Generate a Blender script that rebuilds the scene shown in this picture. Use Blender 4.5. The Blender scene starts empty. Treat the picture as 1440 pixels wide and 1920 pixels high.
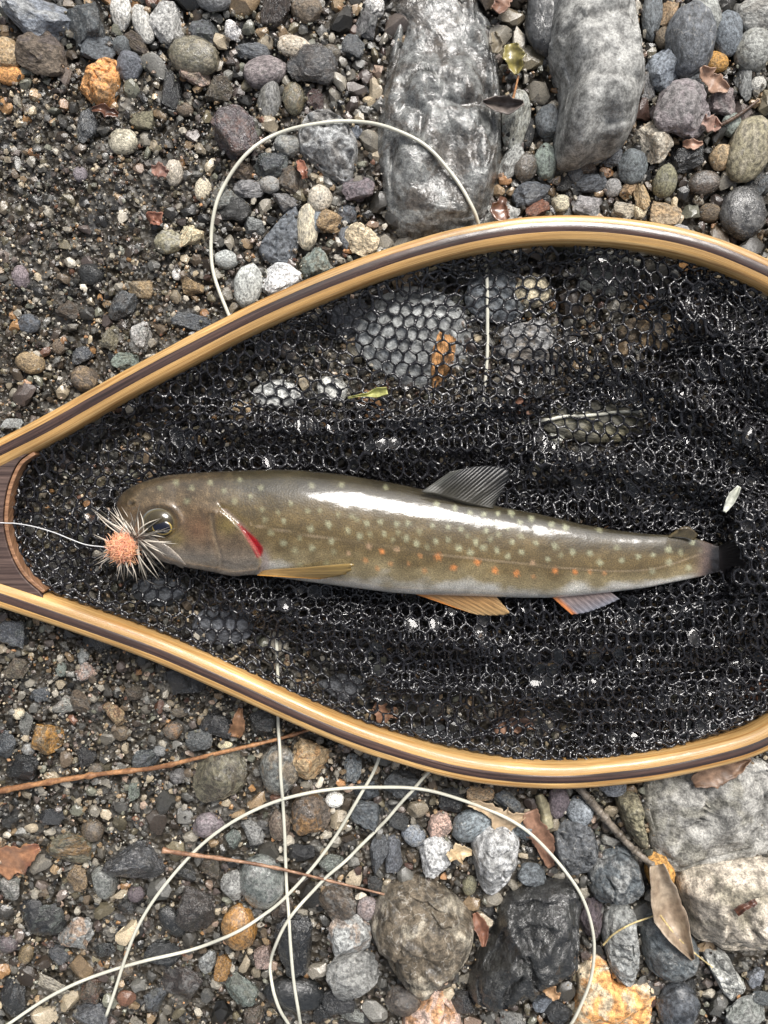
import bpy, bmesh, math, random
import numpy as np
from mathutils import Vector, Matrix

random.seed(7)
rng = np.random.default_rng(11)
sc = bpy.context.scene
COL = sc.collection

# ------------------------------------------------------------------ camera, sky, sun, exposure
S = 0.00022                     # metres on the ground for one pixel of the 1440 x 1920 photograph
FPX = 1442.0                    # focal length in those pixels
TILT = math.radians(6.3)
DIST = FPX * S
CAM = np.array([0.0, DIST * math.sin(TILT), DIST * math.cos(TILT)])
cd = bpy.data.cameras.new('camera')
cam = bpy.data.objects.new('camera', cd)
COL.objects.link(cam)
cam.location = CAM
cam.rotation_euler = (-TILT, 0, 0)
cd.sensor_fit = 'VERTICAL'
cd.sensor_height = 24.0
cd.lens = 24.0 * FPX / 1920.0
cd.clip_start = 0.01
cd.clip_end = 200.0
sc.camera = cam

SUN_EL, SUN_AZ = math.radians(47), math.radians(22)     # azimuth from +y towards +x
w = bpy.data.worlds.new('World')
sc.world = w
w.use_nodes = True
wn = w.node_tree.nodes
bg = wn['Background']
sky = wn.new('ShaderNodeTexSky')
sky.sky_type = 'NISHITA'
sky.sun_disc = False
sky.sun_elevation = SUN_EL
sky.sun_rotation = SUN_AZ
sky.air_density = 1.0
sky.dust_density = 5.0
sky.ozone_density = 0.6
hsv = wn.new('ShaderNodeHueSaturation')            # high thin overcast: the sky is greyer than a clear one
hsv.inputs['Saturation'].default_value = 0.4
w.node_tree.links.new(sky.outputs[0], hsv.inputs['Color'])
w.node_tree.links.new(hsv.outputs[0], bg.inputs[0])
bg.inputs[1].default_value = 0.05

sd = bpy.data.lights.new('sun', 'SUN')
sd.energy = 1.5
sd.angle = math.radians(30)
sd.color = (1.0, 0.97, 0.93)
sun = bpy.data.objects.new('sun', sd)
COL.objects.link(sun)
dvec = Vector((math.sin(SUN_AZ) * math.cos(SUN_EL), math.cos(SUN_AZ) * math.cos(SUN_EL), math.sin(SUN_EL)))
sun.rotation_euler = dvec.to_track_quat('Z', 'Y').to_euler()

sc.view_settings.view_transform = 'Standard'
sc.view_settings.look = 'None'
sc.view_settings.gamma = 1.0
sc.view_settings.use_curve_mapping = False
sc.view_settings.exposure = 1.33

# ------------------------------------------------------------------ helpers
ct, st = math.cos(-TILT), math.sin(-TILT)

def P(px, py, z=0.0):
    """Photograph pixel -> world point at height z."""
    px = np.asarray(px, float); py = np.asarray(py, float); z = np.asarray(z, float)
    dx = (px - 720.0) / FPX
    dy = -(py - 960.0) / FPX
    dy2 = dy * ct + st
    dz2 = dy * st - ct
    t = (z - CAM[2]) / dz2
    return np.stack([CAM[0] + dx * t, CAM[1] + dy2 * t, z + 0 * t], -1)

def lin(c):
    c = np.asarray(c, float) / 255.0
    return np.where(c <= 0.04045, c / 12.92, ((c + 0.055) / 1.055) ** 2.4)

def _hash(i, j, k):
    n = (i * 374761393 + j * 668265263 + k * 2147483647 + 1013904223) & 0xFFFFFFFF
    n = ((n ^ (n >> 13)) * 1274126177) & 0xFFFFFFFF
    n = n ^ (n >> 16)
    return (n & 0xFFFFFF) / float(0xFFFFFF) * 2 - 1

def noise3(p):
    p = np.asarray(p, float)
    f = np.floor(p); t = p - f; f = f.astype(np.int64)
    t = t * t * t * (t * (t * 6 - 15) + 10)
    r = 0
    for a in (0, 1):
        for b in (0, 1):
            for c in (0, 1):
                wgt = (t[..., 0] if a else 1 - t[..., 0]) * (t[..., 1] if b else 1 - t[..., 1]) * (t[..., 2] if c else 1 - t[..., 2])
                r = r + wgt * _hash(f[..., 0] + a, f[..., 1] + b, f[..., 2] + c)
    return r

def fbm(p, o=4, g=0.5):
    r, a = 0, 1.0
    p = np.asarray(p, float)
    for i in range(o):
        r = r + a * noise3(p * (2.03 ** i) + 17.3 * i)
        a *= g
    return r

def sstep(a, b, x):
    t = np.clip((x - a) / (b - a), 0, 1)
    return t * t * (3 - 2 * t)

def build(name, V, F, mat=None, parent=None, smooth=True, col=None, uv=None, sharp=None):
    me = bpy.data.meshes.new(name)
    V = np.asarray(V, np.float32).reshape(-1, 3)
    if isinstance(F, np.ndarray):
        n, k = F.shape
        me.vertices.add(len(V)); me.vertices.foreach_set('co', V.ravel())
        me.loops.add(n * k); me.loops.foreach_set('vertex_index', F.ravel().astype(np.int32))
        me.polygons.add(n)
        me.polygons.foreach_set('loop_start', np.arange(0, n * k, k, dtype=np.int32))
        me.update(calc_edges=True); me.validate()
    else:
        me.from_pydata(V.tolist(), [], F); me.update()
    me.polygons.foreach_set('use_smooth', np.full(len(me.polygons), smooth))
    if col is not None:
        a = me.color_attributes.new('col', 'FLOAT_COLOR', 'POINT')
        c = np.ones((len(V), 4), np.float32); c[:, :3] = col
        a.data.foreach_set('color', c.ravel())
    if uv is not None:
        a = me.attributes.new('st', 'FLOAT_VECTOR', 'POINT')
        c = np.zeros((len(V), 3), np.float32); c[:, :2] = uv
        a.data.foreach_set('vector', c.ravel())
    if sharp:
        me.set_sharp_from_angle(angle=math.radians(sharp))
    if mat: me.materials.append(mat)
    o = bpy.data.objects.new(name, me)
    COL.objects.link(o)
    if parent: o.parent = parent
    return o

def grid_faces(nu, nv, wrap_v=False, off=0):
    i = np.arange(nu - 1)[:, None]
    j = np.arange(nv if wrap_v else nv - 1)[None, :]
    j2 = (j + 1) % nv
    a = i * nv + j; b = i * nv + j2; c = (i + 1) * nv + j2; d = (i + 1) * nv + j
    return np.stack([a, b, c, d], -1).reshape(-1, 4) + off

def tag(o, label=None, cat=None, group=None, kind=None):
    if label: o['label'] = label
    if cat: o['category'] = cat
    if group: o['group'] = group
    if kind: o['kind'] = kind
    return o

def empty(name, loc=(0, 0, 0)):
    o = bpy.data.objects.new(name, None); COL.objects.link(o); o.location = loc
    o.empty_display_size = 0.01
    return o

def adopt(o, parent):
    o.parent = parent
    o.matrix_parent_inverse = Matrix.Translation(-parent.location) if parent.location.length else Matrix()
    return o

def spline(pts, n, closed=False):
    pts = np.asarray(pts, float)
    if closed: ext = np.vstack([pts[-1], pts, pts[0], pts[1]])
    else: ext = np.vstack([2 * pts[0] - pts[1], pts, 2 * pts[-1] - pts[-2]])
    out = []
    segs = len(ext) - 3
    for s in range(segs):
        p0, p1, p2, p3 = ext[s:s + 4]
        for t in np.linspace(0, 1, 24, endpoint=False):
            out.append(0.5 * (2 * p1 + (p2 - p0) * t + (2 * p0 - 5 * p1 + 4 * p2 - p3) * t * t + (3 * p1 - p0 - 3 * p2 + p3) * t ** 3))
    out.append(ext[-2] if not closed else out[0])
    out = np.array(out)
    L = np.r_[0, np.cumsum(np.linalg.norm(np.diff(out, axis=0), axis=1))]
    q = np.linspace(0, L[-1], n, endpoint=not closed)
    return np.stack([np.interp(q, L, out[:, k]) for k in range(out.shape[1])], -1)

def tube(path, rad, sides=8, cap=True):
    """V, F of a tube along path (n x 3), rad scalar or n."""
    path = np.asarray(path, float); n = len(path)
    rad = np.broadcast_to(np.asarray(rad, float), (n,))
    T = np.gradient(path, axis=0); T /= np.linalg.norm(T, axis=1)[:, None] + 1e-12
    up = np.array([0, 0, 1.0])
    if abs(T[:, 2]).max() > 0.95: up = np.array([0.3, 0.9, 0.2])
    A = np.cross(T, up); A /= np.linalg.norm(A, axis=1)[:, None] + 1e-12
    B = np.cross(A, T)
    th = np.linspace(0, 2 * math.pi, sides, endpoint=False)
    V = path[:, None, :] + rad[:, None, None] * (A[:, None, :] * np.cos(th)[None, :, None] + B[:, None, :] * np.sin(th)[None, :, None])
    F = grid_faces(n, sides, True).tolist()
    if cap:
        F += [list(range(sides))[::-1], [(n - 1) * sides + i for i in range(sides)]]
    return V.reshape(-1, 3), F

def inpoly(x, y, poly):
    x = np.asarray(x, float); y = np.asarray(y, float)
    r = np.zeros(x.shape, bool)
    n = len(poly)
    for i in range(n):
        x1, y1 = poly[i]; x2, y2 = poly[(i + 1) % n]
        if y1 == y2: continue
        c = ((y1 > y) != (y2 > y)) & (x < (x2 - x1) * (y - y1) / (y2 - y1) + x1)
        r ^= c
    return r

def polydist(x, y, line, closed=False):
    x = np.asarray(x, float); y = np.asarray(y, float)
    d = np.full(x.shape, 1e9)
    n = len(line)
    for i in range(n if closed else n - 1):
        ax, ay = line[i]; bx, by = line[(i + 1) % n]
        ex, ey = bx - ax, by - ay
        L = ex * ex + ey * ey + 1e-9
        t = np.clip(((x - ax) * ex + (y - ay) * ey) / L, 0, 1)
        d = np.minimum(d, np.hypot(x - ax - t * ex, y - ay - t * ey))
    return d

# ------------------------------------------------------------------ materials
def new_mat(name):
    m = bpy.data.materials.new(name); m.use_nodes = True
    nt = m.node_tree
    return m, nt, nt.nodes['Principled BSDF']

class NT:
    def __init__(s, nt): s.nt = nt
    def n(s, typ, **kw):
        nd = s.nt.nodes.new(typ)
        for k, v in kw.items(): setattr(nd, k, v)
        return nd
    def link(s, a, b): s.nt.links.new(a, b)
    def val(s, sock, v):
        if hasattr(v, 'is_output'): s.link(v, sock)
        else: sock.default_value = v
    def math(s, op, a, b=0.0, c=None, clamp=False):
        m = s.n('ShaderNodeMath', operation=op, use_clamp=clamp)
        s.val(m.inputs[0], a); s.val(m.inputs[1], b)
        if c is not None: s.val(m.inputs[2], c)
        return m.outputs[0]
    def vmath(s, op, a, b=(0, 0, 0)):
        m = s.n('ShaderNodeVectorMath', operation=op)
        s.val(m.inputs[0], a)
        if op == 'SCALE': s.val(m.inputs['Scale'], b)
        else: s.val(m.inputs[1], b)
        return m.outputs[0]
    def noise(s, vec, scale, detail=4, rough=0.55, dist=0.0, out=0):
        m = s.n('ShaderNodeTexNoise')
        s.link(vec, m.inputs['Vector'])
        m.inputs['Scale'].default_value = scale; m.inputs['Detail'].default_value = detail
        m.inputs['Roughness'].default_value = rough; m.inputs['Distortion'].default_value = dist
        return m.outputs[out]
    def ramp(s, fac, a, b, lo=0.0, hi=1.0):
        m = s.n('ShaderNodeMapRange', interpolation_type='SMOOTHSTEP')
        s.val(m.inputs[0], fac)
        m.inputs[1].default_value = a; m.inputs[2].default_value = b
        m.inputs[3].default_value = lo; m.inputs[4].default_value = hi
        return m.outputs[0]
    def mix(s, fac, a, b, mode='MIX'):
        m = s.n('ShaderNodeMix', data_type='RGBA', blend_type=mode)
        s.val(m.inputs[0], fac)
        for i, v in ((6, a), (7, b)):
            if hasattr(v, 'is_output'): s.link(v, m.inputs[i])
            else: m.inputs[i].default_value = (*v, 1) if len(v) == 3 else v
        return m.outputs[2]
    def bump(s, h, strength, dist, normal=None):
        m = s.n('ShaderNodeBump')
        s.val(m.inputs['Strength'], strength); m.inputs['Distance'].default_value = dist
        s.link(h, m.inputs['Height'])
        if normal: s.link(normal, m.inputs['Normal'])
        return m.outputs[0]
    def scale_col(s, col, f):
        m = s.n('ShaderNodeMix', data_type='RGBA', blend_type='MULTIPLY')
        m.inputs[0].default_value = 1.0
        s.link(col, m.inputs[6])
        c = s.n('ShaderNodeCombineColor')
        for i in range(3): s.link(f, c.inputs[i])
        s.link(c.outputs[0], m.inputs[7])
        return m.outputs[2]

def stone_material(name):
    m, nt, bs = new_mat(name)
    g = NT(nt)
    info = g.n('ShaderNodeObjectInfo')
    tc = g.n('ShaderNodeTexCoord')
    def prop(nm):
        a = g.n('ShaderNodeAttribute', attribute_type='OBJECT', attribute_name=nm)
        return a
    tex = prop('tex').outputs['Fac']
    v = g.vmath('SCALE', tc.outputs['Object'], tex)
    off = g.math('MULTIPLY', info.outputs['Random'], 200.0)
    cmb = g.n('ShaderNodeCombineXYZ')
    for i in range(3): g.link(off, cmb.inputs[i])
    v = g.vmath('ADD', v, cmb.outputs[0])
    big = g.noise(v, 1.5, 6, 0.62, 0.6)
    mid = g.noise(v, 6.0, 8, 0.65)
    fin = g.noise(v, 34.0, 4, 0.7)
    stain = prop('stain')
    col = g.mix(g.math('MULTIPLY', g.ramp(big, 0.47, 0.60), prop('stain_amount').outputs['Fac']), info.outputs['Color'], stain.outputs['Color'])
    # thin pale veins on some of the stones
    vn = g.noise(v, 1.7, 3, 0.5, 1.2)
    vein = g.math('SUBTRACT', 1.0, g.math('DIVIDE', g.math('ABSOLUTE', g.math('SUBTRACT', vn, 0.5)), 0.014), clamp=True)
    has = g.math('GREATER_THAN', g.math('FRACT', g.math('MULTIPLY', info.outputs['Random'], 37.0)), 0.68)
    col = g.mix(g.math('MULTIPLY', g.math('MULTIPLY', vein, has), 0.5), col, (0.42, 0.40, 0.36))
    f = g.math('MULTIPLY', g.ramp(mid, 0.3, 0.7, 0.34, 1.75), g.ramp(fin, 0.3, 0.7, 0.6, 1.42))
    f = g.math('MULTIPLY', f, g.ramp(big, 0.25, 0.75, 1.2, 0.8))
    col = g.scale_col(col, f)
    wet = prop('wet').outputs['Fac']
    wm = g.ramp(g.math('ADD', g.noise(v, 2.3, 4, 0.6), g.math('SUBTRACT', wet, 0.5)), 0.42, 0.62)
    # wet mineral is darker than the same mineral dry
    col = g.scale_col(col, g.math('SUBTRACT', 1.0, g.math('MULTIPLY', wm, 0.35)))
    g.link(col, bs.inputs['Base Color'])
    g.link(g.math('ADD', g.math('MULTIPLY', wm, -0.38), 0.6), bs.inputs['Roughness'])
    g.link(g.math('MULTIPLY', wm, 0.9), bs.inputs['Coat Weight'])
    bs.inputs['Coat Roughness'].default_value = 0.07
    bs.inputs['Coat IOR'].default_value = 1.6
    rb = prop('relief').outputs['Fac']
    n = g.bump(mid, g.math('MULTIPLY', rb, 1.0), 0.0014)
    n = g.bump(fin, g.math('MULTIPLY', rb, 0.6), 0.0003, n)
    g.link(n, bs.inputs['Normal'])
    n2 = g.bump(g.noise(v, 6.0, 4, 0.55, 1.2), g.math('MULTIPLY', prop('coat_relief').outputs['Fac'], 0.6), 0.0016)
    n2 = g.bump(g.noise(v, 26.0, 4, 0.6, 0.6), g.math('MULTIPLY', prop('coat_relief').outputs['Fac'], 0.25), 0.00022, n2)
    g.link(n2, bs.inputs['Coat Normal'])
    return m

def gravel_material(name):
    m, nt, bs = new_mat(name)
    g = NT(nt)
    at = g.n('ShaderNodeAttribute', attribute_name='col')
    tc = g.n('ShaderNodeTexCoord')
    fin = g.noise(tc.outputs['Object'], 1800.0, 4, 0.65)
    col = g.scale_col(at.outputs['Color'], g.ramp(fin, 0.25, 0.75, 0.6, 1.4))
    g.link(col, bs.inputs['Base Color'])
    wv = g.noise(tc.outputs['Object'], 60.0, 3)
    g.link(g.ramp(wv, 0.35, 0.6, 0.5, 0.22), bs.inputs['Roughness'])
    g.link(g.ramp(wv, 0.35, 0.6, 0.15, 0.8), bs.inputs['Coat Weight'])
    bs.inputs['Coat Roughness'].default_value = 0.08
    bs.inputs['Coat IOR'].default_value = 1.6
    g.link(g.bump(fin, 0.6, 0.0003), bs.inputs['Normal'])
    g.link(g.bump(g.noise(tc.outputs['Object'], 1100.0, 3), 0.6, 0.0006), bs.inputs['Coat Normal'])
    return m

def ground_material():
    m, nt, bs = new_mat('wet_sand')
    g = NT(nt)
    tc = g.n('ShaderNodeTexCoord')
    o = tc.outputs['Object']
    vor = g.n('ShaderNodeTexVoronoi'); vor.inputs['Scale'].default_value = 420.0; g.link(o, vor.inputs['Vector'])
    n1 = g.noise(o, 25.0, 5)
    c = g.mix(n1, (0.022, 0.018, 0.013), (0.07, 0.058, 0.042))
    c = g.mix(g.ramp(vor.outputs['Color'], 0.3, 0.9), c, (0.11, 0.10, 0.085))
    vor2 = g.n('ShaderNodeTexVoronoi'); vor2.inputs['Scale'].default_value = 110.0; g.link(o, vor2.inputs['Vector'])
    sepc = g.n('ShaderNodeSeparateColor'); g.link(vor2.outputs['Color'], sepc.inputs[0])
    peb = g.mix(sepc.outputs[0], (0.05, 0.052, 0.055), (0.20, 0.185, 0.16))
    c = g.mix(g.math('MULTIPLY', g.ramp(sepc.outputs[1], 0.4, 0.5), g.ramp(vor2.outputs['Distance'], 0.5, 0.4)), c, peb)
    g.link(c, bs.inputs['Base Color'])
    bs.inputs['Roughness'].default_value = 0.35
    nn = g.bump(vor.outputs['Distance'], 1.0, 0.0015)
    nn = g.bump(vor2.outputs['Distance'], 1.0, -0.004, nn)
    g.link(g.bump(g.noise(o, 900.0, 4), 0.6, 0.0006, nn), bs.inputs['Normal'])
    return m

def wood_material(name, dark, light, coat=0.6, rough=0.35, wetmix=0.0):
    m, nt, bs = new_mat(name)
    g = NT(nt)
    at = g.n('ShaderNodeAttribute', attribute_name='st')
    v = at.outputs['Vector']
    mp = g.n('ShaderNodeMapping'); g.link(v, mp.inputs[0]); mp.inputs['Scale'].default_value = (14, 900, 1)
    mp2 = g.n('ShaderNodeMapping'); g.link(v, mp2.inputs[0]); mp2.inputs['Scale'].default_value = (60, 3200, 1)
    g1 = g.noise(mp.outputs[0], 1.0, 4, 0.6, 0.5)
    g2 = g.noise(mp2.outputs[0], 1.0, 3, 0.6)
    mp3 = g.n('ShaderNodeMapping'); g.link(v, mp3.inputs[0]); mp3.inputs['Scale'].default_value = (22, 60, 1)
    bl = g.noise(mp3.outputs[0], 1.0, 4, 0.6)
    c = g.mix(g.ramp(g1, 0.3, 0.7), dark, light)
    c = g.scale_col(c, g.ramp(g2, 0.3, 0.7, 0.68, 1.22))
    c = g.scale_col(c, g.ramp(bl, 0.3, 0.75, 0.74, 1.2))
    mp4 = g.n('ShaderNodeMapping'); g.link(v, mp4.inputs[0]); mp4.inputs['Scale'].default_value = (160, 1100, 1)
    sc_ = g.noise(mp4.outputs[0], 1.0, 5, 0.7)
    c = g.mix(g.math('MULTIPLY', g.ramp(sc_, 0.60, 0.72), 0.4), c, tuple(0.35 * np.asarray(dark) + 0.02))
    g.link(g.ramp(sc_, 0.4, 0.62, coat, coat * 0.35), bs.inputs['Coat Weight'])
    g.link(c, bs.inputs['Base Color'])
    g.link(g.ramp(bl, 0.35, 0.65, rough + 0.12, rough - 0.1), bs.inputs['Roughness'])
    bs.inputs['Coat Weight'].default_value = coat
    bs.inputs['Coat Roughness'].default_value = 0.12
    n = g.bump(g2, 0.35, 0.0002)
    n = g.bump(bl, 0.25, 0.0006, n)
    g.link(n, bs.inputs['Normal'])
    g.link(g.bump(sc_, 0.25, 0.0003, g.bump(bl, 0.3, 0.0008)), bs.inputs['Coat Normal'])
    return m

def plain_material(name, col, rough=0.5, coat=0.0, var=0.25, scale=400.0, bump=0.3, bdist=0.0003, attr=False, spec=0.5, sss=0.0):
    m, nt, bs = new_mat(name)
    g = NT(nt)
    tc = g.n('ShaderNodeTexCoord')
    n1 = g.noise(tc.outputs['Object'], scale, 5, 0.6)
    if attr:
        c = g.n('ShaderNodeAttribute', attribute_name='col').outputs['Color']
    else:
        rgb = g.n('ShaderNodeRGB'); rgb.outputs[0].default_value = (*col, 1); c = rgb.outputs[0]
    c = g.scale_col(c, g.ramp(n1, 0.25, 0.75, 1 - var, 1 + var))
    g.link(c, bs.inputs['Base Color'])
    bs.inputs['Roughness'].default_value = rough
    bs.inputs['Coat Weight'].default_value = coat
    bs.inputs['Coat Roughness'].default_value = 0.06
    bs.inputs['Specular IOR Level'].default_value = spec
    if sss:
        bs.inputs['Subsurface Weight'].default_value = sss
        bs.inputs['Subsurface Radius'].default_value = (0.002, 0.001, 0.0006)
        bs.inputs['Subsurface Scale'].default_value = 1.0
    g.link(g.bump(n1, bump, bdist), bs.inputs['Normal'])
    return m

M = {}
M['stone'] = stone_material('river_stone')
M['gravel'] = gravel_material('wet_gravel')
M['ground'] = ground_material()
M['ash'] = wood_material('ash_wood', lin((172, 124, 66)), lin((218, 180, 120)))
M['walnut'] = wood_material('dark_wood', lin((46, 32, 28)), lin((92, 70, 62)), coat=1.0, rough=0.3)
M['throat'] = wood_material('handle_wood', lin((56, 42, 38)), lin((112, 92, 84)), coat=0.7, rough=0.35)
M['lining'] = wood_material('lining_wood', lin((120, 86, 62)), lin((182, 138, 104)), coat=0.4, rough=0.4)
M['line'] = plain_material('fly_line_coating', lin((214, 212, 196)), 0.4, 0.1, 0.06, 300, 0.1)
M['leader'] = plain_material('clear_monofilament', lin((215, 215, 215)), 0.25, 0.3, 0.05, 300, 0.05)
M['leaf'] = plain_material('dead_leaf', (0, 0, 0), 0.5, 0.1, 0.28, 500, 0.5, 0.0005, attr=True)
M['wet_leaf'] = plain_material('wet_leaf', (0, 0, 0), 0.3, 0.8, 0.3, 500, 0.5, 0.0005, attr=True)
M['twig'] = plain_material('twig_bark', (0, 0, 0), 0.5, 0.15, 0.35, 900, 0.6, 0.0004, attr=True)

# ------------------------------------------------------------------ stones: tables read off the photograph
PAL = dict(slate=(92, 98, 104), bluegrey=(118, 127, 136), grey=(138, 138, 134), lightgrey=(176, 176, 170), white=(216, 216, 210),
           dark=(62, 63, 63), black=(36, 38, 40), brown=(108, 90, 70), darkbrown=(74, 60, 50), tan=(166, 140, 104), beige=(188, 174, 146),
           cream=(212, 198, 168), orange=(206, 146, 84), ochre=(178, 128, 62), rust=(150, 84, 54), mauve=(126, 112, 114),
           purple=(100, 84, 88), pink=(190, 152, 134), olive=(126, 119, 88), greengrey=(118, 130, 118), maroon=(98, 60, 54))
def _mute(c, k):
    m = sum(c) / 3.0
    return tuple(m + (v - m) * k for v in c)
PAL = {k: _mute(v, 0.9 if k in ('orange', 'ochre', 'tan', 'cream') else 0.62) for k, v in PAL.items()}
WORD = dict(slate='slate grey', bluegrey='blue-grey', grey='grey', lightgrey='pale grey', white='white', dark='dark grey', black='black',
            brown='brown', darkbrown='dark brown', tan='tan', beige='beige', cream='cream', orange='orange', ochre='ochre', rust='rust red',
            mauve='mauve grey', purple='purplish', pink='pinkish', olive='olive', greengrey='greenish grey', maroon='maroon')

# name, colour, stain, stain amount, height mm, wet, relief, angular, label, outline
BIG = [
 ('rock_slab', 'lightgrey', 'brown', .85, 11, .66, 2.55, 0, 'long wet grey slab with rippled watery sheen running under the wooden hoop',
  [(770,-70),(880,-75),(905,0),(925,40),(938,110),(943,180),(945,230),(940,300),(925,380),(905,430),(860,450),(760,452),(735,425),(718,380),(712,320),(705,260),(712,200),(725,120),(738,40)]),
 ('boulder', 'grey', 'lightgrey', .4, 24, .2, .4, 0, 'large smooth grey boulder with one small wet patch on top',
  [(1050,-60),(1180,-65),(1203,20),(1209,110),(1212,170),(1190,250),(1165,278),(1130,290),(1085,308),(1060,302),(1046,280),(1048,230),(1058,170),(1042,120),(1025,70),(1028,10)]),
 ('rock', 'dark', 'black', .4, 22, .8, 1.6, 0, 'big dark charcoal rock with a wet glistening top inside the curl of line',
  [(940,1710),(985,1680),(1030,1665),(1080,1667),(1095,1685),(1095,1730),(1087,1800),(1065,1825),(1025,1840),(1000,1875),(960,1885),(935,1900),(900,1902),(882,1885),(882,1855),(905,1800),(930,1760)]),
 ('rock', 'brown', 'beige', .8, 22, .45, 1.2, 0, 'rounded brown and tan rock with a dark crack and rusty patch',
  [(720,1680),(750,1665),(795,1665),(835,1680),(865,1705),(890,1735),(892,1765),(880,1800),(855,1825),(820,1840),(790,1857),(750,1845),(720,1805),(695,1760),(700,1715)]),
 ('rock', 'grey', 'olive', .4, 12, .2, 1.3, 1, 'broad rough grey rock jutting out beneath the wooden hoop beside curled leaf',
  [(1220,1468),(1310,1445),(1460,1440),(1510,1560),(1440,1612),(1370,1625),(1320,1632),(1275,1643),(1250,1637),(1230,1605),(1222,1560),(1212,1525)]),
 ('rock', 'beige', 'olive', .6, 20, .3, 1.3, 0, 'chunky beige rock with wet red bark flakes lying on it',
  [(1280,1665),(1300,1645),(1345,1627),(1385,1625),(1460,1628),(1510,1700),(1460,1785),(1390,1795),(1335,1780),(1305,1765),(1295,1730),(1285,1700)]),
 ('stone', 'lightgrey', 'grey', .6, 14, .05, 1.2, 0, 'pale grey tapering stone with a pitted dry face inside the curl of line',
  [(885,1585),(895,1560),(925,1547),(960,1555),(975,1580),(970,1620),(955,1660),(925,1687),(905,1675),(892,1635)]),
 ('stone', 'slate', 'dark', .3, 9, .1, .8, 1, 'flat slate grey stone beside the straight grey twig',
  [(1040,1570),(1060,1542),(1090,1535),(1115,1565),(1125,1600),(1105,1640),(1070,1645),(1045,1615)]),
 ('stone', 'bluegrey', 'white', .55, 13, .5, 2.0, 0, 'crusty blue-grey stone with pale rough rim at the end of the twig',
  [(1107,1650),(1120,1620),(1150,1600),(1180,1595),(1200,1620),(1210,1655),(1202,1690),(1160,1695),(1120,1690)]),
 ('stone', 'grey', 'lightgrey', .5, 12, .1, 1.2, 1, 'long upright grey stone crossed by a thin straw',
  [(1137,1725),(1155,1705),(1190,1710),(1197,1740),(1200,1800),(1197,1840),(1185,1855),(1160,1845),(1142,1805),(1134,1765)]),
 ('stone', 'orange', 'cream', .9, 9, .3, .8, 1, 'bright orange and cream quartz stone below the long upright grey stone',
  [(1090,1820),(1120,1800),(1140,1810),(1155,1850),(1200,1850),(1235,1860),(1230,1900),(1215,1945),(1085,1945),(1085,1865)]),
 ('stone', 'slate', 'grey', .4, 12, .1, .6, 0, 'smooth slate grey cobble lying under the curled brown leaf',
  [(1205,1740),(1220,1715),(1255,1725),(1295,1755),(1315,1790),(1300,1825),(1260,1842),(1225,1830),(1210,1790)]),
 ('stone', 'lightgrey', 'dark', .5, 10, .2, 1.0, 1, 'wedge of grey stone poking out below the chunky beige rock',
  [(1322,1790),(1365,1797),(1385,1830),(1402,1855),(1382,1888),(1358,1865)]),
 ('stone', 'pink', 'orange', .7, 13, .3, 1.0, 1, 'pinkish orange broken stone below the brown and tan rock',
  [(757,1910),(785,1880),(820,1870),(850,1890),(865,1920),(860,1965),(760,1965)]),
 ('stone', 'olive', 'brown', .5, 11, .1, 1.0, 0, 'grey-brown finger-shaped stone between the twig and broad rough rock',
  [(1160,1500),(1180,1487),(1200,1495),(1205,1530),(1217,1575),(1215,1600),(1195,1588),(1170,1545)]),
 ('stone', 'orange', 'tan', .6, 10, .1, .8, 1, 'warm orange angular stone with a leaf scrap at its foot',
  [(145,160),(160,130),(195,105),(220,115),(220,155),(205,197),(175,194),(150,172)]),
 ('stone', 'lightgrey', 'brown', .5, 10, .4, 1.6, 1, 'streaky grey rock with brown bands under the top of the line loop',
  [(555,250),(575,210),(605,200),(640,215),(665,250),(670,290),(650,340),(615,330),(590,308),(565,285)]),
 ('stone', 'slate', 'bluegrey', .4, 6, .15, .6, 1, 'flat triangular slate chip standing point up beside the tan stone',
  [(485,462),(515,420),(553,385),(561,440),(546,495),(500,490)]),
]
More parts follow.
